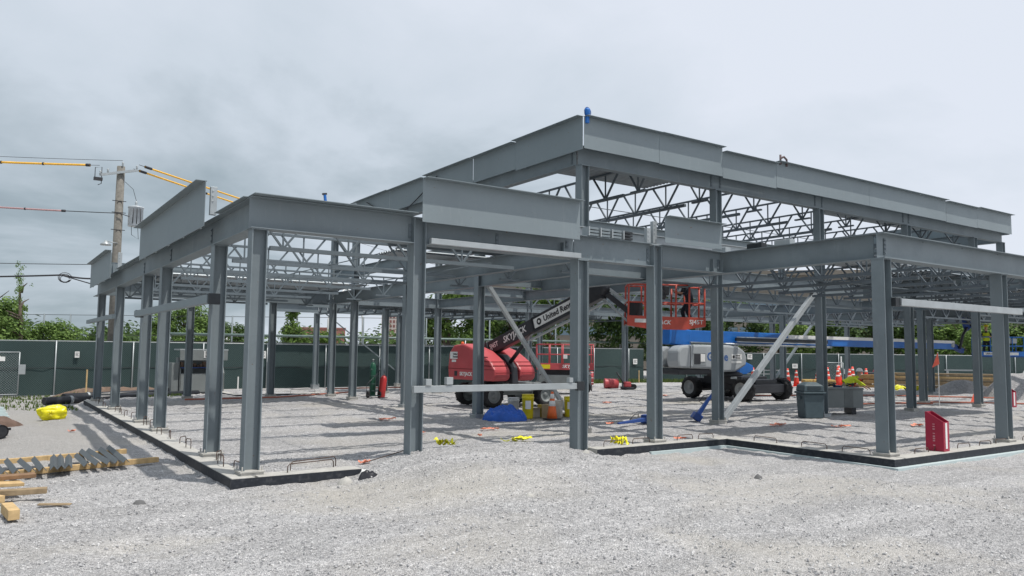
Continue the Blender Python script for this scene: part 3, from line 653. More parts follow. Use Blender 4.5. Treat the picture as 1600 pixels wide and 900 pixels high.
def wire(label,pts,r=.018,sag=.4,m_=WIRE,cat='overhead wire',sleeves=(),name='power_line'):
    t=thing(name,label,cat,pts[0]); P=[]
    for a,b in zip(pts[:-1],pts[1:]):
        a=Vector(a);b=Vector(b)
        for i in range(16): u=i/16; P.append(a.lerp(b,u)-Vector((0,0,sag*4*u*(1-u))))
    P.append(Vector(pts[-1])); o=Vector(pts[0])
    MB().tube([p-o for p in P],r,5).build('wire',m_,t)
    for u0,u1,rr,mm in sleeves:
        n=len(P)-1; q=[]
        for i in range(9):
            u=(u0+(u1-u0)*i/8)*n; k=min(int(u),n-1); q.append(P[k].lerp(P[k+1],u-k)-o)
        MB().tube(q,rr,7).build('line_guard',mm,t)
        for e_,f_ in ((0,1),(4,5),(-1,-2)):
            MB().tube([q[e_],q[e_].lerp(q[f_],.12 if e_==4 else .35)],rr*1.45,7).build('clamp_ring',WIRE,t)
    return t
wire('upper wire left of the pole with a long yellow line guard',[(4.5,44.2,11.35),(-9,53,11.9)],sag=.1,sleeves=[(.03,.32,.055,SLEEVE)],r=.012)
wire('thin topmost wire running left from the pole head',[(5.55,44.2,11.75),(-9,53,12.2)],sag=.1,r=.012)
wire('upper one of two wires right of the pole in orange line guards',[(6.3,44.0,11.6),(62,91,12.5)],sag=.5,sleeves=[(.006,.155,.05,SLEEVE)],r=.014)
wire('lower one of two wires right of the pole in orange line guards',[(6.05,44.0,11.35),(61,92,12.1)],sag=.5,sleeves=[(.006,.155,.05,SLEEVE)],r=.014)
wire('grey pinkish cable crossing the pole at transformer height',[(-9,53,9.9),(5.5,44.0,8.95),(9.0,44,8.55)],sag=.15,r=.022,sleeves=[(.30,.42,.045,mat('faded pink cable cover',(.45,.27,.27),.6))])
wire('thin plain cable low on the left of the pole',[(-9,53,6.5),(5.5,44.1,6.3)],sag=.1,r=.018)
wire('thick black cable bundle with a loose coil near the pole',[(-9,53,5.6),(3.2,45.2,5.7),(5.5,44.2,5.7)],sag=.15,r=.045)
m=MB()
for k in range(3): m.tube([(3.3+.2*math.cos(a)*(1+.25*k),45.0,5.5+.16*math.sin(a)*(1+.3*k)+.03*k) for a in [i*.5 for i in range(13)]],.016,4)
m.tube([(3.1,45,5.68),(4.6,44.7,5.25),(5.3,44.2,5.3)],.03,5)
m.build('cable_coil',WIRE,label='loose coil of black cable hanging beside the utility pole',cat='cable')
# far buildings
def block(name,label,c,w,d,h,m_,rz,rows,cols,z0=1.5,ribbon=False,wm=GLASSF,base=0,fy=.55,fx=.5):
    t=thing(name,label,'building',(c[0],c[1],base),rz)
    wl=MB().b2((-w/2,-d/2,0),(w/2,d/2,h)).build('wall',m_,t)
    fh=(h-z0-1)/rows
    for r in range(rows):
        if ribbon:
            o=MB().b2((-w/2+.6,-d/2-.05,z0+r*fh),(w/2-.6,-d/2-.004,z0+r*fh+fh*fy)).build('ribbon_window',wm,t)
            x=-w/2+3
            m=MB()
            while x<w/2-1: m.b2((x,-d/2-.12,z0+r*fh),(x+.25,-d/2-.055,z0+r*fh+fh*fy)); x+=3.4
            m.build('mullion_row',m_,o)
        else:
            cw=(w-1)/cols
            for k in range(cols):
                x=-w/2+.5+cw*(k+.5-fx/2); MB().b2((x,-d/2-.12,z0+r*fh),(x+cw*fx,-d/2-.01,z0+r*fh+fh*fy)).build('window',wm,t)
    MB().b2((-w/2-.3,-d/2-.3,h+.01),(w/2+.3,d/2+.3,h+.6)).build('roof',m_,t)
    return t
a0=math.atan2(38-80,105-65)
t=block('office_building','large beige building with ribbon windows partly hidden by trees at right rear',(86,66),76,18,11.6,BEIGE,a0,2,1,4.2,True,GLASSB,fy=.34)
block('brick_building','wide red brick building low on the skyline behind the left rear columns',(145,388),24,12,12.5,BRICK,R(-20),3,7)
block('apartment_tower','tall pale apartment tower on the skyline left of the middle column',(217,457),11.5,12,26,CONCF,R(-25),8,5,wm=mat('red brown window bands',(.17,.07,.06),.5),fy=.6,fx=.62)
t=thing('event_tent','white peaked tent roof just above the fence at left','tent',(29.5,113,0),R(-14)); m=MB(); m.poly([(-3.5,3.2),(3.5,3.2),(3.5,3.5),(0,4.5),(-3.5,3.5)],1,-3,3); m.build('canopy',WHITE,t)
for a in(-3.3,3.3): MB().tube([(a,-2.9,0),(a,-2.9,3.25)],.06,6).build('tent_pole',GALV,t)
# playground arch
t=thing('arched_mast','tall thin white arched frame beyond the fence behind the left bays','arched frame',(25.3,62,0))
for k in (0,.35): 
    MB().tube([(-1.6+k*2,k,0),(-1.55+k*2,k,4.5),(-1.1+k*1.3,k,6.2),(0,k,7.3),(1.0-k,k,6.4),(1.5-k,k,4.8),(1.6-k,k,0)],.07,7).build('arch',WHITE,t)
m=MB(); 
for z in (2,3.4,4.8): m.tube([(1.5,0,z),(1.2,.35,z+.8)],.03,5)
# ---------------------------------------------------------------- vegetation
def leafcloud(m,lobes,n,ls,rnd):
    tot=sum(l[3]**2.2 for l in lobes)
    for cx,cy,cz,r,fz in lobes:
        k=int(n*r**2.2/tot)
        for _ in range(k):
            # many leaves gathered in small clumps near the lobe surface
            while True:
                d=Vector((rnd.uniform(-1,1),rnd.uniform(-1,1),rnd.uniform(-1,1)))
                if 0.05<d.length<1: break
            d.normalize(); rr=r*(rnd.random()**.38)*(1+.22*noise.noise(d*2.3+Vector((cx,cy,cz))))
            if noise.noise(Vector((cx+d.x*r,cy+d.y*r,cz+d.z*r))*(1.9/max(r,.5))*1.2)<-.22: continue
            p=Vector((cx,cy,cz))+Vector((d.x*rr,d.y*rr,d.z*rr*fz))
            s=ls*rnd.uniform(.6,1.35); nrm=(d+Vector((rnd.uniform(-.9,.9),rnd.uniform(-.9,.9),rnd.uniform(-.2,1.1)))).normalized()
            u=nrm.cross(Vector((rnd.random(),rnd.random(),rnd.random()))).normalized(); v=nrm.cross(u)
            m.add([p-u*s,p-v*s*.55+nrm*s*.1,p+u*s,p+v*s*.55+nrm*s*.15],[(0,1,2,3)])
def crownmesh(name,kind,seed,n,ls):
    rnd=random.Random(seed); lob=[]
    if kind=='round':
        for i in range(22):
            a=rnd.random()*6.28; q=rnd.random()**.5; z=rnd.uniform(-.75,.8); w=math.sqrt(max(.05,1-z*z))
            lob.append((q*math.cos(a)*.78*w,q*math.sin(a)*.78*w,z*.8,rnd.uniform(.2,.42),.8))
    elif kind=='cone':
        for i in range(22):
            z=rnd.uniform(-1,.95); w=(1-z)/2; a=rnd.random()*6.28; q=rnd.random()**.6*.75*(w+.08)
            lob.append((q*math.cos(a),q*math.sin(a),z,.12+.28*w,1))
    elif kind=='sparse':
        for i in range(26):
            z=rnd.uniform(-1,1); a=rnd.random()*6.28; q=rnd.random()*.62*(1.15-abs(z)*.8)
            lob.append((q*math.cos(a),q*math.sin(a),z,rnd.uniform(.08,.2),.8))
    m=MB(); leafcloud(m,lob,n,ls,rnd)
    return m
CR={}
for k,kind,seed,n,ls in (('r1','round',1,9000,.042),('r2','round',2,9000,.042),('r3','round',3,8000,.046),('c1','cone',4,6500,.05),('s1','sparse',5,1500,.03)):
    CR[k]=crownmesh(k,kind,seed,n,ls)
CM={}
def tree(name,label,x,y,h,r,crown,m_,base=.25,cat='tree',group=None,z0=-.35,rot=0):
    t=thing(name,label,cat,(x,y,z0),rot,group)
    key=(crown,m_.name)
    rv=h*(1-base)/2
    if key not in CM:
        o=CR[crown].build('crown',m_,t,fixn=False); CM[key]=o.data
    else:
        o=bpy.data.objects.new('crown',CM[key]); COL.objects.link(o); o.parent=t
    o.location=(0,0,h-rv); o.scale=(r,r,rv)
    m=MB(); m.tube([(0,0,0),(.03*h,.01*h,h*.4),(.0,.0,h*.8)],[.028*h,.02*h,.006*h],8)
    rnd=random.Random(int(x*7+y))
    for k in range(7):
        z=h*rnd.uniform(base*.9,.75); a=rnd.random()*6.28; l=r*rnd.uniform(.4,.8)
        m.tube([(.02*h,0,z),(l*.5*math.cos(a),l*.5*math.sin(a),z+l*.35),(l*math.cos(a),l*math.sin(a),z+l*.55)],[.010*h,.007*h,.003*h],5)
    m.build('trunk',BARK,t); return t
T=tree
T('shrub_tree','bushy light green tree above the fence at the left edge',.2,70,6.6,3.6,'r1',LEAFL,.1)
T('shrub_tree','lower light green bush right of the leftmost tree',4.2,69.5,4.9,2.8,'r2',LEAFL,.05)
T('shrub_tree','light green bush cut by the left edge of the photo',-3.6,72.5,5.6,3.0,'r3',LEAFL,.05)
T('birch_tree','thin sparse young tree sticking up above the left bushes',2.1,68,8.7,1.6,'s1',LEAFL,.35)
T('maple_tree','light green round tree behind the tube between the left columns',14.6,73,6.9,3.3,'r2',LEAFL,.12)
T('maple_tree','dark tree right of the light green one behind the left columns',18.3,74,5.3,2.6,'r3',LEAFD,.1)
T('maple_tree','pointed mid green tree seen in the first front bay',19.6,58.5,6.1,2.3,'c1',LEAF,.12)
T('shrub_tree','broad low bush at the foot of the pointed tree',22.3,60,4.3,2.6,'r1',LEAF,.05)
T('shrub_tree','small dark bush left of the pointed tree',16.9,60.5,3.6,1.6,'r2',LEAF,.05)
T('oak_tree','large mid green tree left of the red boom lift boom',31.4,55.5,8.6,4.3,'r1',LEAF,.06)
T('oak_tree','large tree directly above the red boom lift hood',36.5,54,8.4,4.0,'r2',LEAFD,.06)
T('oak_tree','tree crown showing to the right of the white rental plaque',40.8,54.5,9.4,3.6,'r3',LEAF,.08)
T('oak_tree','dark tree behind the elbow of the red boom',44.6,48.8,9.4,4.2,'r1',LEAFD,.08,rot=1)
T('oak_tree','dark tree behind the red work platform',51.5,50,10,4.6,'r2',LEAFD,.08,rot=2)
T('shrub_tree','low dark shrub against the fence under the red platform',47.5,46,4.4,3,'r3',LEAFD,.02,rot=2)
lab=['dark tree left of the glazed strip of the beige building','olive green tree under the glazed strip of the beige building','mid green tree above the blue boom left of the slanted brace','dark green tree above the blue boom right of the slanted brace','bushy green tree between the columns of the right wing','light green tree left of the blue boom platform','mid green tree behind the worker in the blue platform','dark tree between the last two right columns','light green tree beyond the rightmost column','dark tree at the right edge of the photo']
pts=[(59,50,8.5,4.5,'r1',LEAFD),(63,46.8,7.2,4.0,'r2',LEAF),(67.5,46,6.9,4.2,'r3',LEAFD),(70.5,42,7.3,4.2,'r1',LEAFD),(74,40,6.9,4,'r2',LEAF),(75,36,6.3,3.4,'r3',LEAFL),(78,35,6.6,3.8,'r1',LEAF),(80.5,31.5,6.8,3.6,'r2',LEAFD),(83,29,6.6,3.6,'r3',LEAFL),(85,24,7.2,4,'r1',LEAFD)]
for i,(a,p) in enumerate(zip(lab,pts)): T('roadside_tree',a,p[0],p[1],p[2],p[3],p[4],p[5],.05,group='trees in front of the beige building',rot=i*1.3)
m=MB(); rnd=random.Random(9); lob=[]
for i in range(230):
    a=yaw+rnd.uniform(-.72,.72); d=rnd.uniform(120,190); h=rnd.uniform(4.0,6.2)*(d/140)
    lob.append((d*math.sin(a),d*math.cos(a),h*.45,h*.62,.95))
leafcloud(m,lob,42000,.5,rnd); m.build('distant_woodland',LEAFD,kind='stuff',label='low dark green belt of woodland along the horizon',cat='woodland',fixn=False)
# grass at the fence
m=MB(); rnd=random.Random(4)
for _ in range(9000):
    if rnd.random()<.55: x=rnd.uniform(-3,7.5); y=rnd.uniform(36.5,43.4) if rnd.random()<.6 else rnd.uniform(33,38)+(-.5*x if x<5 else 0); 
    else: x=rnd.uniform(33,46); y=43-(max(0,x-41))*.45+rnd.uniform(-1.3,.2)
    if x>3.0 and y<36: continue
    if nz(x,y,.7,33)<-.05 and x<20: continue
    z=gh(x,y); a=rnd.random()*6.28; s=rnd.uniform(.05,.16 if x<20 else .35); dx,dy=.03*math.cos(a),.03*math.sin(a)
    m.add([(x-dx,y-dy,z-.01),(x+dx,y+dy,z-.01),(x+rnd.uniform(-.05,.05),y+rnd.uniform(-.05,.05),z+s)],[(0,1,2)])
m.build('grass',GRASSM,kind='stuff',label='patchy weeds and grass growing along the foot of the fence',cat='grass',fixn=False)
# ================================================================ machines
def wheel(parent,x,y,r,wd,ax='y',hub=GALV,lug=20):
    a=(0,1,0) if ax=='y' else (1,0,0); c=Vector((x,y,r)); A=Vector(a)
    wr=thing('wheel',None,None,(0,0,0)); wr.parent=parent
    m=MB(); h=wd/2
    m.lathe(c,[(r*.62,-h),(r*.9,-h),(r*.97,-h*.8),(r*.97,h*.8),(r*.9,h),(r*.62,h),(r*.6,0)],28,axis=a,cap=False)
    for k in range(lug):
        t=2*math.pi*k/lug; u=Vector((0,0,1)) ; v=A.cross(u); q=c+(u*math.cos(t)+v*math.sin(t))*r*.965+A*(h*.45 if k%2 else -h*.45)
        rad=(u*math.cos(t)+v*math.sin(t)); tg=A.cross(rad)
        M=Matrix((tg,A,rad)).transposed(); m.box(q,(r*.13,h*1.0,r*.07),M)
    m.build('tyre',BLACK,wr)
    m=MB(); m.lathe(c,[(r*.30,-h*.2),(r*.62,-h*.85),(r*.64,-h*.98),(r*.60,-h*.98),(r*.54,-h*.6),(r*.2,-h*.55),(r*.18,-h*.8),(.01,-h*.8)],24,axis=a)
    m.lathe(c,[(r*.30,h*.2),(r*.62,h*.85),(r*.64,h*.98),(r*.60,h*.98),(r*.54,h*.6),(r*.2,h*.55),(r*.18,h*.8),(.01,h*.8)],24,axis=a)
    m.build('rim',hub,wr)
def tf(c,rz): return Matrix.Translation(Vector(c))@Matrix.Rotation(rz,4,'Z')
# ---- red articulated boom lift
t=thing('boom_lift','red articulated boom lift with black boom raised to a red work platform','boom lift',(16.9,25.2,0)); TO=t.location
ch=MB(); ch.b2((-1.35,-.55,.42),(1.35,.55,.88)); ch.b2((-1.5,-.75,.5),(-1.0,.75,.8)); ch.b2((1.0,-.75,.5),(1.5,.75,.8)); ch.b2((-.7,-.85,.55),(.7,.85,.92)); ch.build('chassis',CHAS,t,.03)
for x in (-1.2,1.2):
    for y in (-.9,.9): wheel(t,x,y,.44,.36,'y',CHAS)
C=Vector((16.1,24.9,0)); rz=R(-83.3); M=tf(C-TO,rz)
def part(mb,name,m_,bevel=0,label=None,par=t): return xf(mb,M).build(name,m_,par,bevel,label)
part(MB().lathe((0,0,.9),[(.55,0),(.55,.12)],20),'turntable',BOOMK)
part(MB().b2((-1.0,-.25,.98),(1.0,.25,1.25)),'turret_base',BOOMK)
hood=[(-1.45,1.0),(-1.5,1.45),(-1.42,2.02),(-1.15,2.30),(-.55,2.36),(.35,2.10),(1.05,1.72),(1.32,1.42),(1.34,1.12),(1.2,1.0)]
h1=part(MB().poly(hood,1,-1.0,-.24),'hood',RED,.07); h2=part(MB().poly(hood,1,.24,1.0),'hood',RED,.07)
for par,y0 in ((h1,-1.008),):
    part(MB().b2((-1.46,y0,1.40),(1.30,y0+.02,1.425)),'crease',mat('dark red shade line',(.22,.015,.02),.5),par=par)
    for k,(z,xa) in enumerate(((1.88,.35),(1.72,.45),(1.56,.55))): part(MB().bar((xa,y0+.004,z),(1.12-.10*(2-k)+.02,y0+.004,z-.02),.02,.04),'vent_slot',mat('dark red shade line',(.22,.015,.02),.5),par=par)
for yy in (-.62,.62): 
    for z,x in ((1.70,1.02),(1.56,1.16),(1.30,1.36)): part(MB().b2((x,yy-.34,z-.012),(x+.07,yy+.34,z+.012)),'vent_slot',mat('dark red shade line',(.22,.015,.02),.5),.004,par=h1 if yy<0 else h2)
part(MB().poly([(.3,2.0),(.75,1.95),(1.28,1.5),(1.34,.9),(1.15,.9),(1.0,1.4),(.6,1.75),(.2,1.8)],1,-.15,.15),'riser',BOOMK,.02)
part(MB().lathe((-1.1,-.6,2.33),[(.06,0),(.06,.08),(.03,.11)],12),'beacon',ORANGE)
part(MB().b2((-1.33,-1.018,1.78),(-.86,-1.006,2.05)),'plaque',WHITE,.003); part(MB().b2((-1.22,-1.018,1.66),(-.95,-1.006,1.75)),'plaque',WHITE,.003)
part(MB().b2((-1.05,-1.014,1.14),(-.88,-1.004,1.32)),'control_panel',BOOMK)
def mtext(s,size,m_,par,p,x=(1,0,0),y=(0,0,1),M_=None,**k):
    M_=M_ or M; Q=M_.to_3x3(); return text(s,size,m_,'lettering',par,M_@Vector(p),Q@Vector(x),Q@Vector(y),**k)
mtext('SKYJACK',.19,INKW,h1,(-.72,-1.009,1.22),bold=.006); mtext('SJ45T',.19,INKW,h1,(.30,-1.009,1.20),bold=.004)
mtext('United',.10,INK,h1,(-1.14,-1.021,1.965),bold=.003);mtext('Rentals',.10,INK,h1,(-1.14,-1.021,1.86),bold=.003)
# main boom
E0=Vector((-.1,0,2.18)); E1=Vector((5.6,0,4.12)); dB=(E1-E0).normalized(); nB=Vector((-dB.z,0,dB.x))
bm_=part(MB().bar(E0,E0+dB*3.2,.30,.50),'boom',BOOMK,.02)
part(MB().bar(E0-dB*.14,E0+dB*.05,.42,.56),'boom_end',BOOMK,.04,par=bm_)
part(MB().bar(E0+dB*2.6,E1,.30,.56),'outer_boom',BOOMK,.02)
part(MB().bar(E0+dB*2.2-nB*.42,E1-nB*.42,.10,.06),'hose_tray',GALV)
pq=part(MB().bar(E0+dB*2.75-Vector((0,.165,0)),E1-dB*.9-Vector((0,.165,0)),.012,.34,up=nB),'plaque',WHITE)
c0=E0+dB*2.95-Vector((0,.176,0))
mtext('United Rentals',.29,INK,pq,c0+dB*.32,x=dB,y=nB,bold=.008,sx=1.0)
part(MB().lathe(c0+dB*.08,[(.12,0),(.12,.004)],18,axis=(0,-1,0)),'emblem',INK,par=pq); part(MB().lathe(c0+dB*.08-Vector((0,.006,0)),[(.05,0),(.05,.003)],14,axis=(0,-1,0)),'emblem_centre',WHITE,par=pq)
mtext('SJ45T',.26,INKW,bm_,E0+dB*.12-Vector((0,.155,0)),x=dB,y=nB,bold=.003,sx=.85); mtext('SKYJACK',.33,INKW,bm_,E0+dB*.95-Vector((0,.155,0)),x=dB,y=nB,bold=.006,shear=.15)
part(MB().tube([(1.0,0,1.65),(1.9,0,2.45)],.075,10),'lift_cylinder',BOOMK); part(MB().tube([(1.9,0,2.45),(2.5,0,2.95)],.04,8),'cylinder_rod',GALV)
# elbow and jib (world coordinates)
def wpt(*p): return Vector(p)-TO
el=M@E1
MB().lathe(el+Vector((-.2,0,.02)),[(.21,0),(.21,.4)],16,axis=(1,0,0)).build('elbow_joint',BOOMK,t)
J0=wpt(16.85,19.3,4.15); J1=wpt(17.45,18.5,3.25)
MB().bar(J0+Vector((0,0,.12)),J1+Vector((0,0,.25)),.10,.10).build('jib_link',GALV,t); MB().bar(J0-Vector((0,0,.1)),J1,.16,.17).build('jib',BOOMK,t,.02); MB().bar(J0-Vector((.05,0,.32)),J1-Vector((.05,0,.35)),.06,.06).build('jib_link',GALV,t)
MB().b2(tuple(J1+Vector((-.15,-.2,-.3))),tuple(J1+Vector((.15,.2,.5)))).build('platform_rotator',BOOMK,t,.02)
bk=thing('basket',None,None,(0,0,0)); bk.parent=t
Mb=Matrix.Translation(wpt(18.14,17.9,2.93))@Matrix.Rotation(R(-36),4,'Z')@Matrix.Rotation(R(1.0),4,'Y')
def bp(mb,name,m_,bevel=0): return xf(mb,Mb).build(name,m_,bk,bevel)
sk=bp(MB().poly([(-1.24,0.0),(-.5,-.10),(.6,-.10),(1.24,0.03),(1.24,.30),(-1.24,.32)],1,-.46,-.40),'toe_plate',BASKR,.01)
bp(MB().b2((-1.24,.40,0.02),(1.24,.45,.22)),'toe_plate',BASKR,.01)
bp(MB().b2((-1.22,-.42,.0),(1.22,.42,.05)),'floor',CHAS)
m=MB()
for y in (-.43,.43):
    for z in (.75,1.32): m.tube([(-1.2,y,z),(1.2,y,z)],.026,7)
    for x in (-1.2,-.68,.30,.72,1.2): m.tube([(x,y,.2),(x,y,1.32)],.03,7)
for x in (-1.2,1.2):
    for z in (.75,1.32): m.tube([(x,-.43,z),(x,.43,z)],.026,7)
for x in (-.60,): m.tube([(x,-.45,.1),(x,-.45,1.5),(-1.0,-.45,1.58)],.05,8)
bp(m,'guard_rail',BASKR)
bp(MB().b2((-.45,-.35,1.0),(.1,-.1,1.3)),'control_console',BOOMK,.03)
mtext('SJ45T',.19,INKW,sk,(.72,-.463,.15),M_=Mb,bold=.003); mtext('SKYJACK',.17,INKW,sk,(-.55,-.463,.12),M_=Mb,bold=.005,shear=.2)
bp(MB().b2((-1.0,-.472,.10),(-.45-.12,-.461,.22)),'plaque',WHITE)
bp(MB().lathe((-.18,-.52,.85),[(.02,.35),(.10,.25),(.17,.08),(.12,0)],10),'tool_bag',BOOMK)
# ---- red scissor lift
t=thing('scissor_lift','red scissor lift with railed platform parked behind the red boom lift','scissor lift',(24.3,30.9,0),R(-35))
MB().b2((-1.3,-.6,.25),(1.3,.6,.95)).build('chassis',CHAS,t,.04)
for x in (-.95,.95):
    for y in (-.62,.62): wheel(t,x,y,.33,.24,'y',GALV,14)
m=MB()
for k in range(3):
    for y in (-.42,.42):
        m.bar((-1.1,y,.98+.08*k),(1.1,y,1.02+.08*k),.05,.06)
m.build('scissor_stack',BOOMK,t)
MB().b2((-1.4,-.62,1.22),(1.4,.62,1.30)).build('deck',RED,t)
toe=MB().b2((-1.42,-.65,1.20),(1.42,-.62,1.52)).build('toe_plate',RED,t,.005)
m=MB()
for y in (-.62,.62):
    for z in (1.95,2.45): m.tube([(-1.4,y,z),(1.4,y,z)],.028,6)
    for x in (-1.4,-.75,-.1,.5,1.0,1.4): m.tube([(x,y,1.3),(x,y,2.45)],.03,6)
for x in (-1.4,1.4):
    for z in (1.5,1.95,2.45): m.tube([(x,-.62,z),(x,.62,z)],.028,6)
m.build('guard_rail',RED,t)
text('SKYJACK',.22,INKW,'lettering',toe,(-.15,-.653,1.36),(1,0,0),(0,0,1),bold=.006,shear=.2)
MB().b2((.75,-.662,1.30),(1.2,-.652,1.42)).build('plaque',WHITE,toe); MB().b2((-1.25,-.662,1.25),(-.75,-.652,1.45)).build('warning_stripe',YEL,toe)
MB().b2((.6,-.612,.6),(1.0,-.602,.75)).build('warning_label',YEL,t); MB().b2((.5,-.612,.42),(1.1,-.602,.54)).build('plaque',WHITE,t); MB().b2((.45,-.615,.98),(1.28,-.3,1.10)).build('manifold_cover',GALV,t)
MB().b2((-.1,-.75,1.75),(.1,-.64,1.95)).build('notice',WHITE,t)
# ---- blue and grey telescopic boom lift
t=thing('boom_lift','blue and light grey telescopic boom lift with its long blue boom lying level','boom lift',(28.9,24.0,0)); TO=t.location
ch=MB(); ch.b2((-.75,-1.75,.45),(.75,1.75,.95)); ch.b2((-1.15,-1.85,.35),(1.15,-1.25,.75)); ch.b2((-1.15,1.2,.35),(1.15,1.8,.75)); ch.b2((-.9,-1.1,.7),(.9,1.1,1.08)); ch.build('chassis',BOOMK,t,.04)
MB().bar((-1.3,-1.0,1.0),(-.2,-.2,1.05),.25,.07).build('step',GALV,t)
for x in (-1.25,1.35):
    for y in (-1.5,1.5): wheel(t,x,y,.51,.42,'x',mat('grey wheel rim',(.30,.31,.31),.5),22)
wp=lambda *p: Vector(p)-TO
MB().lathe((-.6,.1,1.05),[(.8,0),(.8,.15),(.6,.25)],24).build('turntable',BOOMK,t)
M=tf(wp(26.75,24.1,0),R(-5))
hd=part(MB().poly([(-2.05,1.45),(-2.12,1.75),(-2.08,2.2),(-1.85,2.40),(-1.2,2.46),(.9,2.46),(1.5,2.40),(1.85,2.2),(1.98,1.9),(1.92,1.55),(1.3,1.28),(.2,1.25),(-.2,1.40)],1,-.85,-.1),'hood',MGREY,.10,par=t)
part(MB().poly([(-2.0,1.5),(-2.0,2.2),(-1.8,2.38),(.9,2.4),(1.7,2.2),(1.8,1.6),(.2,1.3)],1,.3,.95),'hood',MGREY,.10,par=t)
part(MB().b2((-1.95,-.7,1.16),(.6,.7,1.42)),'counterweight',BOOMK,.05,par=t)
part(MB().b2((-1.28,-.86,1.55),(-.52,-.845,2.12)),'hatch_frame',mat('hatch grey',(.24,.26,.27),.5),.01,par=hd); part(MB().b2((-1.2,-.872,1.62),(-.85,-.862,2.06)),'open_hatch',BOOMK,par=hd); part(MB().b2((-.84,-.875,1.72),(-.58,-.862,2.05)),'battery_box',WHITE,.01,par=hd)
part(MB().b2((-1.42,-.855,1.45),(-1.39,-.848,2.4)),'panel_gap',BOOMK,par=hd)
mtext('Genie',.52,INKB,hd,(-.46,-.853,1.93),bold=.014); part(MB().b2((-.02,-.862,1.5),(.45,-.852,1.6)),'plaque',WHITE,par=hd)
pq=part(MB().b2((1.0,-.866,1.83),(1.62,-.852,2.06)),'plaque',WHITE,par=hd); part(MB().lathe((1.12,-.868,1.945),[(.07,0),(.07,.004)],14,axis=(0,-1,0)),'emblem',INK,par=pq)
mtext('United',.10,INK,pq,(1.24,-.869,2.0),bold=.003); mtext('Rentals',.10,INK,pq,(1.24,-.869,1.90),bold=.003); part(MB().b2((1.0,-.862,1.66),(1.6,-.852,1.76)),'plaque',WHITE,par=hd)
part(MB().poly([(1.7,1.15),(2.3,1.15),(2.75,1.35),(2.7,1.55),(1.9,1.85),(1.6,1.8)],1,-.5,.2),'boom_foot',BLUE,.03,par=t)
part(MB().b2((-.9,-.05,1.4),(.8,.2,2.3)),'turret_core',BOOMK,par=t)
b0=wp(25.3,24.75,2.82); b1=wp(47.4,23.35,2.72); db=(b1-b0).normalized()
bo=MB().bar(b0,b0+db*7.6,.42,.62).build('boom',BLUE,t,.03)
MB().bar(b0-db*.1+Vector((0,0,.02)),b0+db*1.2+Vector((0,0,-.05)),.5,.74).build('boom_pivot',BLUE,bo,.05)
MB().bar(b0+db*7.3,b1,.34,.50).build('middle_boom',BLUE,t,.03)
MB().bar(b0+db*7.7+Vector((0,-.19,.17)),b1+Vector((0,-.19,.17)),.03,.16).build('stripe',WHITE,t)
MB().bar(b0+db*3.9+Vector((0,-.33,-.05)),b0+db*10.5+Vector((0,-.30,-.05)),.10,.16).build('cable_track',BOLT,t); 
for dz in (.06,-.16): MB().bar(b0+db*3.9+Vector((0,-.40,dz)),b0+db*10.4+Vector((0,-.37,dz)),.03,.045).build('track_rail',GALV,t)
MB().tube([b0+db*1.0+Vector((0,-.36,-.26)),b0+db*10.8+Vector((0,-.33,-.32))],.05,8).build('hydraulic_tube',GALV,t)
MB().lathe(b1+Vector((-.15,-.22,0)),[(.14,0),(.14,.44)],12,axis=(0,1,0)).build('boom_tip_pin',GALV,t)
j=MB(); j.bar(b1,b1+Vector((.9,-.2,-.35)),.25,.3); j.build('jib',BLUED,t,.03)
MB().tube([b1+Vector((.4,-.3,-.2)),b1+Vector((.7,-.35,.6)),b1+Vector((1.4,-.4,1.3)),b1+Vector((1.8,-.4,1.1))],.08,7).build('hose_bundle',BOOMK,t)
m=MB(); rnd=random.Random(3)
for k in range(9): m.tube([b1+Vector((1.35+.42*math.cos(a+k)*(.6+.06*k),-.5+.03*k,1.45+.55*math.sin(a+k)*(.7+.05*k))) for a in [i*.6 for i in range(12)]],.03,5)
m.build('hose_coil',BLUED,t)
bk=thing('basket',None,None,(0,0,0)); bk.parent=t
Mb=Matrix.Translation(wp(49.9,21.9,2.1))@Matrix.Rotation(R(-42),4,'Z')
sk=bp(MB().b2((-1.25,-.5,0),(1.25,-.44,.28)),'toe_plate',BLUE,.01); bp(MB().b2((-1.25,-.45,-.06),(1.25,.45,.0)),'floor',BLUED)
m=MB()
for y in (-.47,.47):
    for z in (.6,1.12): m.tube([(-1.22,y,z),(1.22,y,z)],.03,6)
    for x in (-1.22,-.6,0,.6,1.22): m.tube([(x,y,.0),(x,y,1.12)],.03,6)
for x in (-1.22,1.22):
    for z in (.6,1.12): m.tube([(x,-.47,z),(x,.47,z)],.03,6)
bp(m,'guard_rail',BLUE); bp(MB().b2((.1,-.4,.75),(.9,-.1,1.05)),'control_console',GALV,.03)
bp(MB().b2((-1.0,-.515,.06),(.9,-.503,.22)),'plaque',WHITE); mtext('United Rentals',.15,INK,sk,(-.9,-.519,.14),M_=Mb,bold=.003)
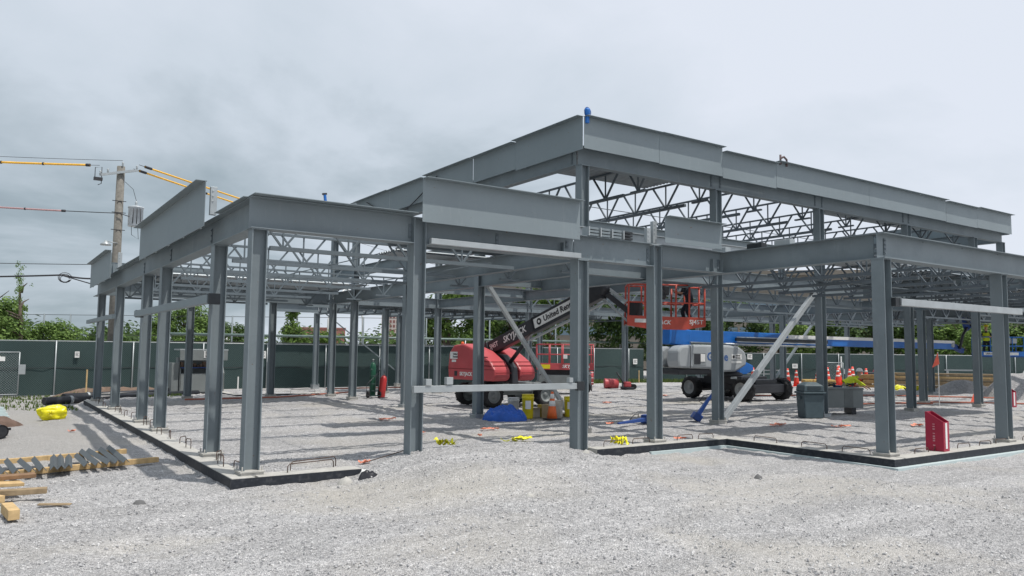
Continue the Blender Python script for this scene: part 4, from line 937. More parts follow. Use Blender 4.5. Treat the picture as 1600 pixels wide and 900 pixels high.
# ================================================================ people
def person(label,loc,rz,lean=0,crouch=0,arms=((.35,.25,1.15),(.35,-.25,1.15)),shirt=NAVY,legs=NAVY,hat=None,vest=None,head_down=.0):
    """faces local +x. arms: wrist targets (x,y,z) for left/right"""
    t=thing('person',label,'person',loc,rz)
    hz=.92-crouch; pel=Vector((-.10*lean-.12*crouch,0,hz)); sn=math.sin(lean);cs=math.cos(lean)
    def up(a): return pel+Vector((sn*a,0,cs*a))
    ch=up(.33); nk=up(.53); hd=up(.60)+Vector((.03+.06*lean,0,.06-.05*lean*head_down)); top=hd+Vector((.02+.1*head_down,0,.13-.03*head_down))
    V=[];Ed=[];Rr=[]
    def v(p,r,par=None):
        V.append(Vector(p));Rr.append(r); i=len(V)-1
        if par is not None: Ed.append((par,i))
        return i
    P=v(pel,.15); w_=v(up(.17),.135,P); c=v(ch,.155,w_); n_=v(nk,.065,c); h_=v(hd,.09,n_); h2_=v(top,.095,h_); h3_=v(top+Vector((0.0,0,.07)),.06,h2_)
    for k,s in enumerate((1,-1)):
        hp=v(pel+Vector((0,s*.10,-.06)),.105,P); kn=v((pel.x*.5+.10+.5*crouch+(.06 if k else -.02),s*.12,.49-crouch*.25),.075,hp)
        an=v((-.02+(.10 if k else -.06),s*.13,.10),.05,kn); ft=v((.16+(.10 if k else -.06),s*.15,.045),.045,an)
        sh=v(ch+Vector((sn*.12,s*.20,cs*.12)),.07,c); A=Vector(arms[k]); S=V[sh]
        mid=(S+A)/2; dd=(A-S).length; bend=math.sqrt(max(.0,(.29**2-(dd/2)**2))) if dd<.58 else 0
        eb=v(mid+Vector((-.3*bend,s*bend*.7,-.8*bend)),.048,sh); wr=v(A,.033,eb); d=(A-V[eb]).normalized(); pm=v(A+d*.06,.036,wr)
        side=d.cross(Vector((0,0,1))); side=side.normalized() if side.length>.1 else Vector((0,1,0))
        for f in range(4):
            q=v(A+d*.10+side*(-.03+.02*f),.0095,pm); v(A+d*(.145-.01*abs(f-1.5))+side*(-.034+.022*f)+Vector((0,0,-.025)),.008,q)
        q=v(A+d*.06+side*.045*s,.011,pm); v(A+d*.10+side*.06*s+Vector((0,0,-.01)),.009,q)
    me=bpy.data.meshes.new('body'); me.from_pydata(V,Ed,[]); o=bpy.data.objects.new('body',me); COL.objects.link(o)
    sk=o.modifiers.new('s','SKIN'); 
    for i,sv in enumerate(me.skin_vertices[0].data): sv.radius=(Rr[i],Rr[i]); sv.use_root=(i==0)
    su=o.modifiers.new('u','SUBSURF'); su.levels=1; su.render_levels=1
    nm=bpy.data.meshes.new_from_object(o.evaluated_get(bpy.context.evaluated_depsgraph_get())); bpy.data.objects.remove(o)
    nm.materials.clear()
    for mm in (SKIN,shirt,legs,BOOMK): nm.materials.append(mm)
    hands=[Vector(a) for a in arms]
    for p in nm.polygons:
        cc=p.center; p.use_smooth=True
        if (cc-top).length<.19 and (cc-pel).dot(Vector((sn,0,cs)))>.55: p.material_index=0
        elif min((cc-a).length for a in hands)<.17 and min((cc-(a)).length for a in hands)<.15: p.material_index=0
        elif cc.z<.11: p.material_index=3
        elif (cc-pel).dot(Vector((sn,0,cs)))<.04 and (Vector((cc.x,0,cc.z))-Vector((pel.x,0,pel.z))).length<1.2 and cc.z<pel.z+.06: p.material_index=2
        else: p.material_index=1
    nm.name='body'; b=bpy.data.objects.new('body',nm); COL.objects.link(b); b.parent=t
    hc=top+Vector((0,0,.02))
    fm=MB()
    fm.lathe(hc+Vector((.085,0,-.03)),[(.008,-.03),(.018,-.012),(.012,.01),(.004,.03)],8); fm.build('nose',SKIN,b)
    for s in (1,-1): MB().lathe(hc+Vector((.078,s*.035,.02)),[(.004,-.012),(.012,0),(.004,.012)],8,axis=(1,0,0)).build('eye',INK,b)
    MB().box(hc+Vector((.082,0,-.075)),(.015,.045,.01)).build('mouth',mat('lips',(.30,.12,.10),.6),b)
    if hat:
        hm=MB().lathe(hc+Vector((0,0,.035)),[(.165,-.005),(.165,.005),(.128,.012),(.125,.06),(.095,.11),(.04,.135),(.005,.14)],18); hm.box(hc+Vector((.13,0,.035)),(.14,.18,.012)); hm.build('hard_hat',hat,t)
    if vest:
        m=MB(); n=16; rings=[]
        for a,rx,ry in ((.02,.175,.20),(.2,.165,.19),(.36,.18,.22),(.47,.13,.2),(.50,.08,.12)):
            rings.append([up(a)+Vector((math.cos(2*math.pi*k/n)*rx*cs,math.sin(2*math.pi*k/n)*ry,-math.cos(2*math.pi*k/n)*rx*sn)) for k in range(n)])
        m.add([p for r_ in rings for p in r_],[(i*n+k,i*n+(k+1)%n,(i+1)*n+(k+1)%n,(i+1)*n+k) for i in range(4) for k in range(n)],True); m.build('vest',vest,t)
    return t
person('worker in dark clothes and yellow hard hat standing in the red work platform',(18.92,17.55,2.99),R(150),lean=.28,crouch=.10,arms=((.42,.22,1.05),(.40,-.2,1.10)),hat=YEL)
person('worker in yellow hard hat and hi-vis vest on the blue boom platform',(49.35,22.25,2.1),R(200),lean=.3,arms=((.5,.2,1.15),(.5,-.2,1.1)),shirt=NAVY,legs=NAVY,hat=YEL,vest=HIVIS)
person('worker in hi-vis vest and khaki trousers stooping behind the grey site box',(30.2,19.2,0),R(-42),lean=1.05,crouch=.06,arms=((.78,.15,.72),(.80,-.15,.74)),shirt=HIVIS,legs=KHAKI,hat=WHITE,vest=HIVIS)
# ================================================================ site objects
def solo(mb,name,m_,label,cat,group=None,bevel=0,loc=None,rz=0,kind=None,sub=0):
    o=mb.build(name,m_,None,bevel,label,cat,group,kind,loc=loc,sub=sub); o.rotation_euler.z=rz; return o
# open site tool chest with lettered lid
t=thing('tool_chest','large open grey site tool chest with a lettered board on its raised lid','tool chest',(7.75,38.9,-.12),R(4))
MB().b2((0,0,.12),(2.05,.05,1.0)).build('front_panel',GBOX,t,.01)
MB().b2((0,.75,.1),(2.05,.8,1.75)).build('back_panel',GBOX,t); 
for x in (0,2.0): MB().poly([(.0,.1),(.8,.1),(.8,1.75),(.45,1.75),(.0,1.0)],0,x,x+.05).build('side_panel',GBOX,t)
MB().b2((.06,.06,.1),(1.99,.74,.15)).build('bottom',GBOX,t)
MB().b2((.06,.15,1.25),(1.99,.74,1.29)).build('shelf',BLUED,t); m=MB(); rnd=random.Random(2)
for k in range(12): x=.1+k*.15; m.b2((x,.3,1.295),(x+rnd.uniform(.06,.13),.6,1.295+rnd.uniform(.05,.25)))
m.build('tool_row',RUBBLE,t)
ld=MB().b2((-.1,-.25,1.62),(2.1,-.19,2.08)).build('lid',GBOX,t,.015); MB().b2((-.12,-.25,2.09),(2.12,.7,2.15)).build('lid_top',GALV,t,.01)
bd=MB().b2((.98,-.27,1.74),(1.85,-.253,2.07)).build('name_board',WHITE,ld)
text('IPC',.17,INK,'lettering',bd,(1.04,-.273,1.985),(1,0,0),(0,0,1),bold=.006); text('LYDON',.19,INK,'lettering',bd,(1.04,-.273,1.83),(1,0,0),(0,0,1),bold=.008,sx=1.1)
MB().tube([(1.25,-.26,1.68),(1.35,-.30,1.67),(1.6,-.30,1.67),(1.7,-.26,1.68)],.012,6).build('handle',GALV,ld)
MB().b2((-.35,.1,.1),(-.03,.6,1.5)).build('side_locker',GBOX,t,.01)
solo(MB().b2((-.22,-.2,0),(.22,.2,.42)),'generator',BOOMK,'small black box beside the left end of the open tool chest','generator',bevel=.03,loc=(7.0,38.6,-.15))
# gas cylinders
t=thing('gas_cylinder','tall green gas cylinder standing on the gravel beside a red one','gas cylinder',(14.35,31.9,0)); MB().lathe((0,0,.05),[(.13,0),(.14,.04),(.14,1.25),(.10,1.42),(.05,1.48)],18).build('bottle',GREEN,t); MB().lathe((0,0,1.53),[(.03,0),(.03,.1),(.05,.1),(.05,.14)],8).build('valve',GALV,t)
t=thing('gas_cylinder','short red acetylene cylinder leaning beside the green one','gas cylinder',(14.62,31.55,0)); t.rotation_euler=(0,R(6),0); MB().lathe((0,0,.0),[(.14,0),(.155,.04),(.155,.78),(.11,.92),(.06,.96)],18).build('bottle',mat('red cylinder paint',(.45,.03,.03),.4),t); MB().lathe((0,0,.96),[(.03,0),(.03,.08),(.05,.08)],8).build('valve',GALV,t)
t=thing('cylinder_cart','dark green cart holding the gas cylinders with hoses','hand cart',(14.25,31.5,0)); m=MB()
for x in (-.2,.2): m.tube([(x,0,.1),(x,0,1.15),(x,-.15,1.25)],.02,6)
for z in (.3,.6,.95): m.tube([(-.2,0,z),(.2,0,z)],.018,6)
m.b2((-.22,-.2,.08),(.22,.05,.12)); m.build('frame',mat('dark green cart paint',(.02,.05,.045),.5),t)
for x in (-.27,.27): MB().lathe((x-.03,.05,.15),[(.15,0),(.15,.06)],16,axis=(1,0,0)).build('wheel',BLACK,t)
MB().tube([(.2,0,1.1),(-.4,-.1,.6),(-.45,-.2,.15),(-.2,-.3,.03),(.5,-.3,.02)],.014,6).build('hose',BOOMK,t)
# blue tarpaulin heap
def flat(o):
    o.data.polygons.foreach_set('use_smooth',[False]*len(o.data.polygons)); return o
def heap(name,label,cat,c,rx,ry,h,m_,seed,amp=.3,fr=2.2,n=44,pw=1.0,z0=0,rz=0,fold=False):
    m=MB(); vs=[]; 
    for j in range(n+1):
        for i in range(n+1):
            u=2*i/n-1; v=2*j/n-1; r=math.hypot(u,v); a=math.atan2(v,u); k=1+.16*noise.noise(Vector((math.cos(a)*1.5,math.sin(a)*1.5,seed)))
            q=max(0,1-(r/(k*.84))**2)**pw; 
            f=noise.noise(Vector((u*fr,v*fr,seed*3.1))); f2=noise.noise(Vector((u*fr*2.7,v*fr*2.7,seed)))
            if fold:
                wu=u+.25*noise.noise(Vector((u*2,v*2,seed+.5))); wv=v+.25*noise.noise(Vector((u*2,v*2,seed+7.5))); f=0;f2=0
                for kk in range(7):
                    an=kk*1.13+seed; tt=(wu*math.cos(an)+wv*math.sin(an))*(1.6+.75*kk)+kk*.37; f+=(abs((tt%1)*2-1)-.5)*(.75-.07*kk)
                f*=.55
            vs.append((u*rx,v*ry,h*q*(1+amp*f+amp*.5*f2)-.03+(.0 if q>0 else -.02)))
    fs=[(j*(n+1)+i,j*(n+1)+i+1,(j+1)*(n+1)+i+1,(j+1)*(n+1)+i) for j in range(n) for i in range(n) if not all(vs[k][2]<-.045 for k in (j*(n+1)+i,j*(n+1)+i+1,(j+1)*(n+1)+i+1,(j+1)*(n+1)+i))]
    m.add(vs,fs,True); return solo(m,name,m_,label,cat,loc=(c[0],c[1],z0),rz=rz) if not fold else flat(solo(m,name,m_,label,cat,loc=(c[0],c[1],z0),rz=rz))
heap('tarpaulin','crumpled blue tarpaulin heaped on the gravel left of the yellow pail','tarpaulin',(13.38,19.95),0.84,.52,.42,BTARP,3,.40,2.1,90,.5,fold=True,rz=-.6)
heap('gravel_pile','low crushed stone pile behind the right wing near the lumber','gravel pile',(47.6,22.8),2.1,1.8,.75,GRAVEL2,5,.12,2,40,.9,-.05)
heap('gravel_pile','taller crushed stone pile behind the rightmost column','gravel pile',(43.6,18.0),2.6,2.2,1.4,GRAVEL2,6,.12,2,40,.9,-.05)
heap('covered_heap','heap under black sheeting behind the gravel piles','covered heap',(56.5,21.0),5.0,3.2,1.7,mat('black sheeting',(.03,.033,.036),.5,0,.3,1.5),8,.18,2,36,.6,-.1)
# yellow bag
t=thing('plastic_bag','bright yellow full plastic bag tied at its front lying left of the frame','plastic bag',(1.86,26.9,gh(1.86,26.9)-.03),R(-8)); m=MB(); n=46; vs=[]
for i in range(n+1):
    th=math.pi*i/n
    for k in range(n):
        a=2*math.pi*k/n; p=Vector((math.cos(th),math.sin(th)*math.cos(a),math.sin(th)*math.sin(a)))
        s=1+.22*noise.noise(p*1.7+Vector((4,1,2)))-.09*abs(noise.noise(p*4.3))-.05*abs(noise.noise(p*10))+.03*math.sin(a*11)*max(0,-p.y+.3)
        e_=lambda q,g=.72: math.copysign(abs(q)**g,q)
        vs.append((e_(p.x)*.38*s,e_(p.y)*.27*s,max(.0,.22+e_(p.z)*.24*s)))
m.add(vs,[(i*n+k,i*n+(k+1)%n,(i+1)*n+(k+1)%n,(i+1)*n+k) for i in range(n) for k in range(n)],True); m.build('bag',YELB,t)
m=MB(); 
for k in range(9):
    a=k*.7; m.tube([(-.02,-.27,.2),(-.02+.12*math.cos(a),-.295,.2+.12*math.sin(a))],[.022,.006],5)
m.build('knot',mat('yellow bag shadow fold',(.55,.48,.01),.4),t)
# steel angles on two timbers
for lab,p0,p1 in (('front pale timber under the row of steel angles',(-.6,15.85,-.105),(3.0,16.75,-.105)),('rear pale timber under the row of steel angles',(-.4,17.55,-.10),(2.65,18.35,-.10))):
    p0=Vector(p0);p1=Vector(p1); t=thing('timber',lab,'timber',p0,group='timbers under the steel angles'); 
    m=MB(); q=p1-p0; m.bar((0,0,0),q*.52,.10,.10); m.build('board',WOOD,t,.006); MB().bar(q*.521,q,.10,.098).build('board',WOOD,t,.006)
pxs=[4,22,46,62,79,91,103,134,153,173,187,202]
words=['at the far left edge','second from the left edge','leaning on its own left of the close pair','lone one before the middle bundle','left one of the middle bundle of three','middle one of the middle bundle of three','right one of the middle bundle of three','lone one right of the middle bundle','second one right of the middle bundle','leftmost of the right bundle of three','middle one of the right bundle of three','rightmost of the right bundle of three']
rnd=random.Random(12)
m=MB().prof((0,0,0),(0,1,0),[(-.075,-.05),(-.066,-.056),(0,.008),(.066,-.056),(.075,-.05),(0,.022)]); am=m.build('steel_angle',mat('dark steel angle paint',(.11,.125,.135),.5,0,.1,6)); me=am.data; bpy.data.objects.remove(am)
for i,(p,wd) in enumerate(zip(pxs,words)):
    o=bpy.data.objects.new('steel_angle',me); COL.objects.link(o)
    x=.42+(p-3)*.00965; SL={134:0,153:1,173:3,187:1,202:1,79:-4,91:-4,103:-4.5,62:1,46:5,22:4,4:4}[p]; ln=rnd.uniform(1.9,2.2) if p>150 else rnd.uniform(1.35,1.6); a=R(SL+rnd.uniform(-1.2,1.2)); o.location=(x,15.55+(p/205)*.55,.02+.004*i%3*.01); o.rotation_euler=(0,0,a); o.scale=(.78,ln*1.12,1.0)
    o.location.z=.012; tag(o,'steel angle on the two timbers, '+wd,'steel angle','steel angles laid across two timbers')
# lumber scraps bottom left
def plank(lab,c,l,w_,h,rz,ty=0,m_=WOOD,name='lumber_offcut'):
    o=MB().b2((-l/2,-w_/2,-h/2),(l/2,w_/2,h/2)).build(name,m_,None,.006,lab,'lumber','lumber offcuts heaped at the left edge',loc=c); o.rotation_euler=(0,ty,rz); return o
plank('pale square timber block standing out lowest at the left edge',(.43,12.25,-.06),.62,.13,.13,R(96))
plank('long brown board on top of the left offcut heap',(.35,14.2,.11),.9,.22,.06,R(4),0,mat('brown board',(.22,.13,.07),.8,0,.25,8,.2,30))
plank('pale plywood offcut under the brown board',(.25,13.95,.05),.75,.32,.05,R(10),.05)
plank('grey weathered board sticking out right of the offcut heap',(.55,13.6,-.03),.75,.16,.08,R(-6),0,WOODG)
plank('short pale offcut at the bottom of the heap',(.15,13.4,-.08),.4,.3,.1,R(30))
plank('broken splinter of plywood lying alone on the gravel',(.98,12.9,-.135),.42,.10,.02,R(-20),.03,WOODG)
plank('bright offcut behind the brown board at the left edge',(.1,14.7,.0),.6,.2,.16,R(-8))
# foam boards, brown sheet, pipe fitting at left edge
for k in range(4):
    solo(MB().b2((-1.1,-.6,0),(1.1,.6,.075)),'foam_board',FOAM,['lowest','second lowest','third','topmost'][k]+' pale blue foam board of the stack at the left edge','foam board','pale blue foam boards stacked at the left edge',.006,loc=(-.45-.05*k,27.0+.04*k,.02+.078*k),rz=R(18+2*k))
heap('tarpaulin','brown sheet crumpled in front of the pale blue foam boards','tarpaulin',(.2,24.9),1.15,.55,.25,mat('brown sheet',(.13,.085,.065),.9,0,.3,5,.5,10),13,.5,3,40,.8,0,rz=.45)
m=MB(); m.tube([(-.6,0,.2),(-.1,0,.2),(.12,-.05,.19),(.24,-.22,.17)],[.13,.13,.14,.15],20,False); m.lathe((.24,-.22,.17),[(.15,0),(.12,0),(.12,-.25)],20,axis=(.3,-1,-.05)); m.tube([(.3,.0,.2),(.42,.05,.2)],.03,6)
solo(m,'pipe_elbow',BLKPIPE,'large black pipe elbow lying on the gravel at the left edge','pipe fitting',loc=(.22,20.7,.05))
for lab,a,b,r in (('front long black plastic pipe lying before the fence at left',(2.1,34.9),(8.4,38.1),.15),('rear long black plastic pipe lying close to the fence at left',(2.9,37.0),(9.2,40.4),.16)):
    t=thing('drain_pipe',lab,'pipe',(a[0],a[1],0),group='black pipes lying before the fence'); d=Vector((b[0]-a[0],b[1]-a[1],0)); z=r-.16
    MB().tube([(0,0,z),tuple(d+Vector((0,0,z)))],r,16).build('pipe',BLKPIPE,t); MB().tube([tuple(d*.14+Vector((0,0,z))),tuple(d*.155+Vector((0,0,z)))],r+.015,16).build('coupling_ring',GALV,t)
heap('spoil_strip','dark weathered sheeting on the ground before the left fence','sheeting',(5.6,41.8),3.4,.8,.5,RUBBLE,17,.4,3,36,.7,-.3)
for i,(x,y,h,wd) in enumerate(((4.05,40.3,1.25,'tall pale wooden stake before the green fence at left'),(10.5,39.2,.9,'short white stake beside the open tool chest'),(39.5,41.5,1.0,'pale stake in the weeds behind the blue lift'))):
    solo(MB().b2((-.03,-.02,0),(.03,.02,h)),'survey_stake',WOOD if i!=1 else WHITE,wd,'stake',bevel=.003,loc=(x,y,-.2))
# pails, boxes, cone
def pail(lab,x,y,r,h,m_,lid=None,labl=True,name='pail'):
    t=thing(name,lab,'pail',(x,y,-.01)); MB().lathe((0,0,0),[(r*.86,0),(r*.9,.02),(r,h*.86),(r*1.06,h*.87),(r*1.06,h*.93),(r,h*.94),(r,h)],22).build('body',m_,t)
    MB().lathe((0,0,h+.002),[(r*1.04,0),(r*1.04,.03),(r*.9,.035)],22).build('lid',lid or m_,t)
    if labl: 
        m=MB(); n=6; vs=[]
        for k in range(n+1):
            a=R(-150+ k*9); rr=r*1.03; vs+=[(rr*math.cos(a),rr*math.sin(a),h*.42),(rr*math.cos(a),rr*math.sin(a),h*.78)]
        m.add(vs,[(2*k,2*k+2,2*k+3,2*k+1) for k in range(n)]); m.build('label',WHITE,t)
    return t
pail('yellow pail with white label right behind the blue tarpaulin',14.35,20.1,.185,.72,YEL)
pail('white pail behind the yellow pail and the horizontal tube',14.55,21.2,.19,.55,mat('white pail plastic',(.55,.56,.56),.5),labl=False)
pail('yellow pail with white label behind the traffic cone',15.9,19.95,.17,.62,YEL)
pail('small dull yellow pail between the cardboard boxes',15.05,20.35,.11,.36,mat('dull yellow',(.45,.33,.05),.6),labl=False)
for lab,x,y,w_,h,rz in (('flattened cardboard box on the ground behind the cone',15.5,20.3,.55,.10,.3),('upright cardboard box left of the traffic cone',14.95,19.8,.34,.44,.5),('white cardboard box beside the yellow pail',14.75,20.35,.3,.3,.1),('pale upright box right behind the traffic cone',15.4,19.95,.3,.55,.7)):
    t=thing('cardboard_box',lab,'box',(x,y,-.01),rz,'boxes beside the traffic cone'); MB().b2((-w_/2,-w_/2,0),(w_/2,w_/2,h)).build('carton',CARD if 'white' not in lab and 'pale' not in lab else mat('white carton',(.55,.52,.47),.8),t,.005)
    MB().b2((-w_/2,-w_/2-.1,h+.002),(w_/2,-w_/2,h+.01)).build('flap',CARD,t)
def cone(lab,x,y,h,group=None,bands=2,m_=ORANGE,z=-.01,rz=0):
    t=thing('traffic_cone',lab,'traffic cone',(x,y,z),rz,group); r0=h*.19; r1=h*.045
    MB().b2((-h*.25,-h*.25,0),(h*.25,h*.25,h*.045)).build('base',BOOMK if bands==2 and h>.7 and group is None else m_,t,.01)
    def rr(u): return r0+(r1-r0)*u
    MB().lathe((0,0,h*.045),[(rr(u),u*h*.955) for u in (0,.3,.6,.8,1)],20).build('cone_body',m_,t)
    for u0,u1 in ((.46,.66),(.74,.92)) if group is None else ((.52,.62),(.78,.88)):
        MB().lathe((0,0,h*.045),[(rr(u0)+.004,u0*h*.955),(rr(u1)+.004,u1*h*.955)],20).build('reflective_band',WHITE,t)
    return t
cone('orange traffic cone with two white bands on a black base before the pails',14.78,19.4,.86)
G='orange cones and delineators crowded before the right fence'
k=0; cl=[(41.4,32.9,1.25,'single orange cone left of the straw bale'),(44.0,32.2,1.2,'left one of two tall orange cones behind the straw bale'),(44.5,31.9,1.1,'right one of two tall orange cones behind the straw bale'),(45.9,31.3,1.05,'narrow orange cone left of the dense cluster'),(46.6,31.0,1.3,'leftmost tall orange delineator of the dense cluster'),(47.0,30.5,1.25,'second orange delineator of the dense cluster'),(47.4,30.7,1.4,'third and tallest orange delineator of the dense cluster'),(47.7,30.1,1.2,'fourth orange delineator of the dense cluster'),(48.2,30.2,1.35,'fifth orange delineator of the dense cluster'),(48.1,29.5,1.0,'low front orange delineator of the dense cluster'),(48.8,29.6,1.25,'rightmost orange delineator of the dense cluster')]
CON=mat('orange red cone plastic',(.80,.07,.04),.5)
for x,y,h,l in cl: cone(l,x,y,h,G,2,CON,z=-.05)
t=thing('straw_bale','straw bale lying in front of the orange cones','straw bale',(45.0,30.6,-.05),R(-40)); m=MB(); m.b2((-1.0,-.4,0),(1.0,.4,.52)); m.build('bale',HAY,t,.08); 
for x in (-.4,.4): MB().b2((x-.01,-.41,-.0),(x+.01,.41,.53)).build('twine',ORF,t)
# trash bin
t=thing('trash_bin','blue grey trash bin with domed lid beside the grey site box','trash bin',(22.9,15.9,-.01),R(-30))
bd=MB(); bd.poly([(-.30,0),(.30,0),(.36,.80),(-.36,.80)],1,-.30,.30); bd.build('body',BINC,t,.03)
MB().b2((-.39,-.36,.80),(.39,.36,.87)).build('rim',BINC,t,.02)
lid=MB(); n=4; lid.add([(-.35,-.32,.872),(.35,-.32,.872),(.35,.32,.872),(-.35,.32,.872),(-.33,-.30,1.08),(.33,-.30,1.08),(.33,.30,1.08),(-.33,.30,1.08),(-.18,-.14,1.18),(.18,-.14,1.18),(.18,.14,1.18),(-.18,.14,1.18)],[(0,1,5,4),(1,2,6,5),(2,3,7,6),(3,0,4,7),(4,5,9,8),(5,6,10,9),(6,7,11,10),(7,4,8,11),(8,9,10,11),(0,3,2,1)]); lid.build('lid',BINC,t,.03)
MB().b2((-.22,-.335,.95),(.22,-.322,1.05)).build('flap',mat('darker bin flap',(.03,.045,.055),.6),t)
for x in (-.40,.37): MB().b2((x,-.12,.62),(x+.03,.12,.72)).build('handle',BINC,t)
# grey site box on skids, with clutter
t=thing('site_box','long grey steel site box on short skids with tools heaped on its lid','site box',(25.2,16.9,0),R(-39))
MB().b2((-.70,-.42,.22),(1.2,.42,.86)).build('body',GBOX,t,.015); MB().b2((-.72,-.44,.862),(1.22,.44,.93)).build('lid',GBOX,t,.015)
for x in (-.6,.8): MB().b2((x,-.40,0),(x+.15,.40,.219)).build('skid',BOOMK,t)
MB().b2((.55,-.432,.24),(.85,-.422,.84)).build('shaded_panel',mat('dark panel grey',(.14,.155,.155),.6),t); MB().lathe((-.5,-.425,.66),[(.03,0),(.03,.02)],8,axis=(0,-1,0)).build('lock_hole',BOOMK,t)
rnd=random.Random(8)
names=['black tangled cable loops','coiled grey cable','small blue tool','pale clamp','black hose length','blue tool case','grey pry bar','dark chain heap']
for i,nm_ in enumerate(names):
    x=-.5+i*.19; Mx=Matrix.Translation(t.location)@Matrix.Rotation(R(-39),4,'Z'); m=MB()
    if i in (0,1,4,7):
        for k in range(4): m.tube([(.13*math.cos(a*1.1+k)*(1+.2*k),.13*math.sin(a+k),.02+.03*k+.04*abs(math.sin(a))) for a in [j*.7 for j in range(11)]],.014,5)
    elif i==5 or i==2: m.b2((-.14,-.07,0),(.14,.07,.07))
    else: m.bar((-.3,0,.03),(.3,.05,.06),.03,.03)
    o=solo(m,['cable_coil','cable_coil','hand_tool','clamp','hose','tool_case','pry_bar','chain'][i],[BOOMK,WIRE,BLUED,GALV,BOOMK,BLUED,GBOX,WIRE][i],nm_+' lying on the lid of the grey site box','tool',loc=Mx@Vector((x,rnd.uniform(-.25,.2),.932)),rz=rnd.random()*3)
# slanted red boxes
def chute(lab,c,rz,s=1):
    t=thing('slant_top_bin',lab,'bin',c,rz)
    w_,d,h0,h1=.28*s,.38*s,.84*s,.64*s   # w along x (narrow face), d along y
    # outline in (y,z): tall at back, low at front
    out=[(0,0),(d,0),(d,h0),(d-.05*s,h0),(.0,h1)]
    m=MB(); m.poly(out,0,0,.015); m.poly(out,0,w_-.015,w_); m.b2((.0151,0,0),(w_-.0151,.015,h1-.01)); m.b2((.0151,d-.015,0),(w_-.0151,d,h0-.002)); m.b2((.0151,.016,.0),(w_-.0151,d-.016,.05))
    m.build('shell',DKRED,t,.004)
    MB().b2((w_*.30,-.006,.06),(w_*.62,-.001,h1-.03)).build('white_strip',WHITE,t)
    m=MB(); z=h1*.93; r_=random.Random(3)
    while z>.1:
        q=r_.uniform(.02,.045)
        if r_.random()<.8: m.b2((-.004,d*.47,z-q),(-.0005,d*.47+.045,z-q*.25))
        z-=.05
    m.build('faded_marks',mat('faded pink marks',(.55,.25,.28),.6),t)
    return t
chute('open red bin with slanted top standing on the foundation wall of the right wing',(17.25,8.72,.03),R(4))
chute('smaller-looking red bin with slanted top before the gravel pile at the right edge',(35.3,15.0,0),R(-6),1.0)
# blue tools
def bluetool(lab,p0,p1,foot=True):
    t=thing('beam_roller_stand',lab,'rigging tool',p0); q=Vector(p1)-Vector(p0); 
    m=MB(); z,u,d=frame_from(Vector((0,0,0)),q,(0,0,1)); L_=q.length
    def seg(a,b,wa,wb):
        A=z*a;Bb=z*b; m.add([A-d*wa-u*wa*.7,A+d*wa-u*wa*.7,A+d*wa+u*wa*.7,A-d*wa+u*wa*.7,Bb-d*wb-u*wb*.7,Bb+d*wb-u*wb*.7,Bb+d*wb+u*wb*.7,Bb-d*wb+u*wb*.7],[(0,1,2,3),(4,7,6,5),(0,4,5,1),(1,5,6,2),(2,6,7,3),(3,7,4,0)])
    seg(.05,L_,.085,.035); m.build('arm',BLUED,t,.008)
    m=MB(); M=Matrix((d,z,u)).transposed(); m.box(z*.02,(.36,.22,.26),M); m.build('foot_housing',BLUED,t,.02)
    m=MB(); h=z*(L_*.35)+u*.09; m.tube([h,h+u*.10-z*.02,h+u*.10+z*.2,z*(L_*.62)+u*.06],.014,6); m.build('handle',BOOMK,t)
    MB().bar(z*(L_*.55)+u*.062-d*.05,z*(L_*.8)+u*.05-d*.05,.02,.012).build('pale_marks',WHITE,t)
    return t
bluetool('dark blue lever tool lying flat on the gravel left of the front column',(16.55,17.0,.12),(14.9,16.5,.10))
bluetool('dark blue lever tool standing tilted left of the braced column',(18.35,16.75,.12),(19.0,16.35,1.22))
# ribbons and rags
def ribbon(lab,x,y,l,rz,m_,seed,w_=.05,h=.06,name='ribbon',grp=None,z=None):
    rnd=random.Random(seed); m=MB(); 
    for s in range(3):
        vs=[]; a0=rnd.uniform(-.5,.5); n=14
        for i in range(n+1):
            u=i/n; px=(u-.5)*l*(1-.2*s); py=.10*l*math.sin(u*5+seed+s*1.7)*(1+s*.4); pz=.012+h*abs(math.sin(u*7+s*2+seed))*(.4+.6*rnd.random())
            tw=math.sin(u*6+s+seed); vs+=[(px,py-w_*.5*math.cos(tw),pz-w_*.3*math.sin(tw)+.02),(px+.01,py+w_*.5*math.cos(tw),pz+w_*.3*math.sin(tw)+.02)]
        m.add(vs,[(2*i,2*i+2,2*i+3,2*i+1) for i in range(n)],True)
    return solo(m,name,m_,lab,'ribbon',grp,loc=(x,y,gh(x,y)+.005 if z is None else z),rz=rz)
YR=mat('yellow ribbon',(.85,.80,.02),.5)
ribbon('yellow plastic ribbon crumpled right of the second front column',8.35,14.75,.55,-.9,YR,1,.10,.16)
ribbon('longer yellow ribbon lying before the blue tarpaulin',10.45,15.0,.95,.1,YR,2,.09,.08)
ribbon('yellow ribbon draped over a rebar hook left of the third front column',12.0,13.25,.45,-1.1,YR,3,.10,.20)
ribbon('small yellow scrap beside the base of the thick front column',11.0,13.3,.28,.4,YR,4,.07,.05)
ribbon('yellow rope and hose heap before the lumber stack',46.5,25.5,2.6,-.9,YR,6,.35,.25)
OG='orange and pink marking scraps on the gravel'
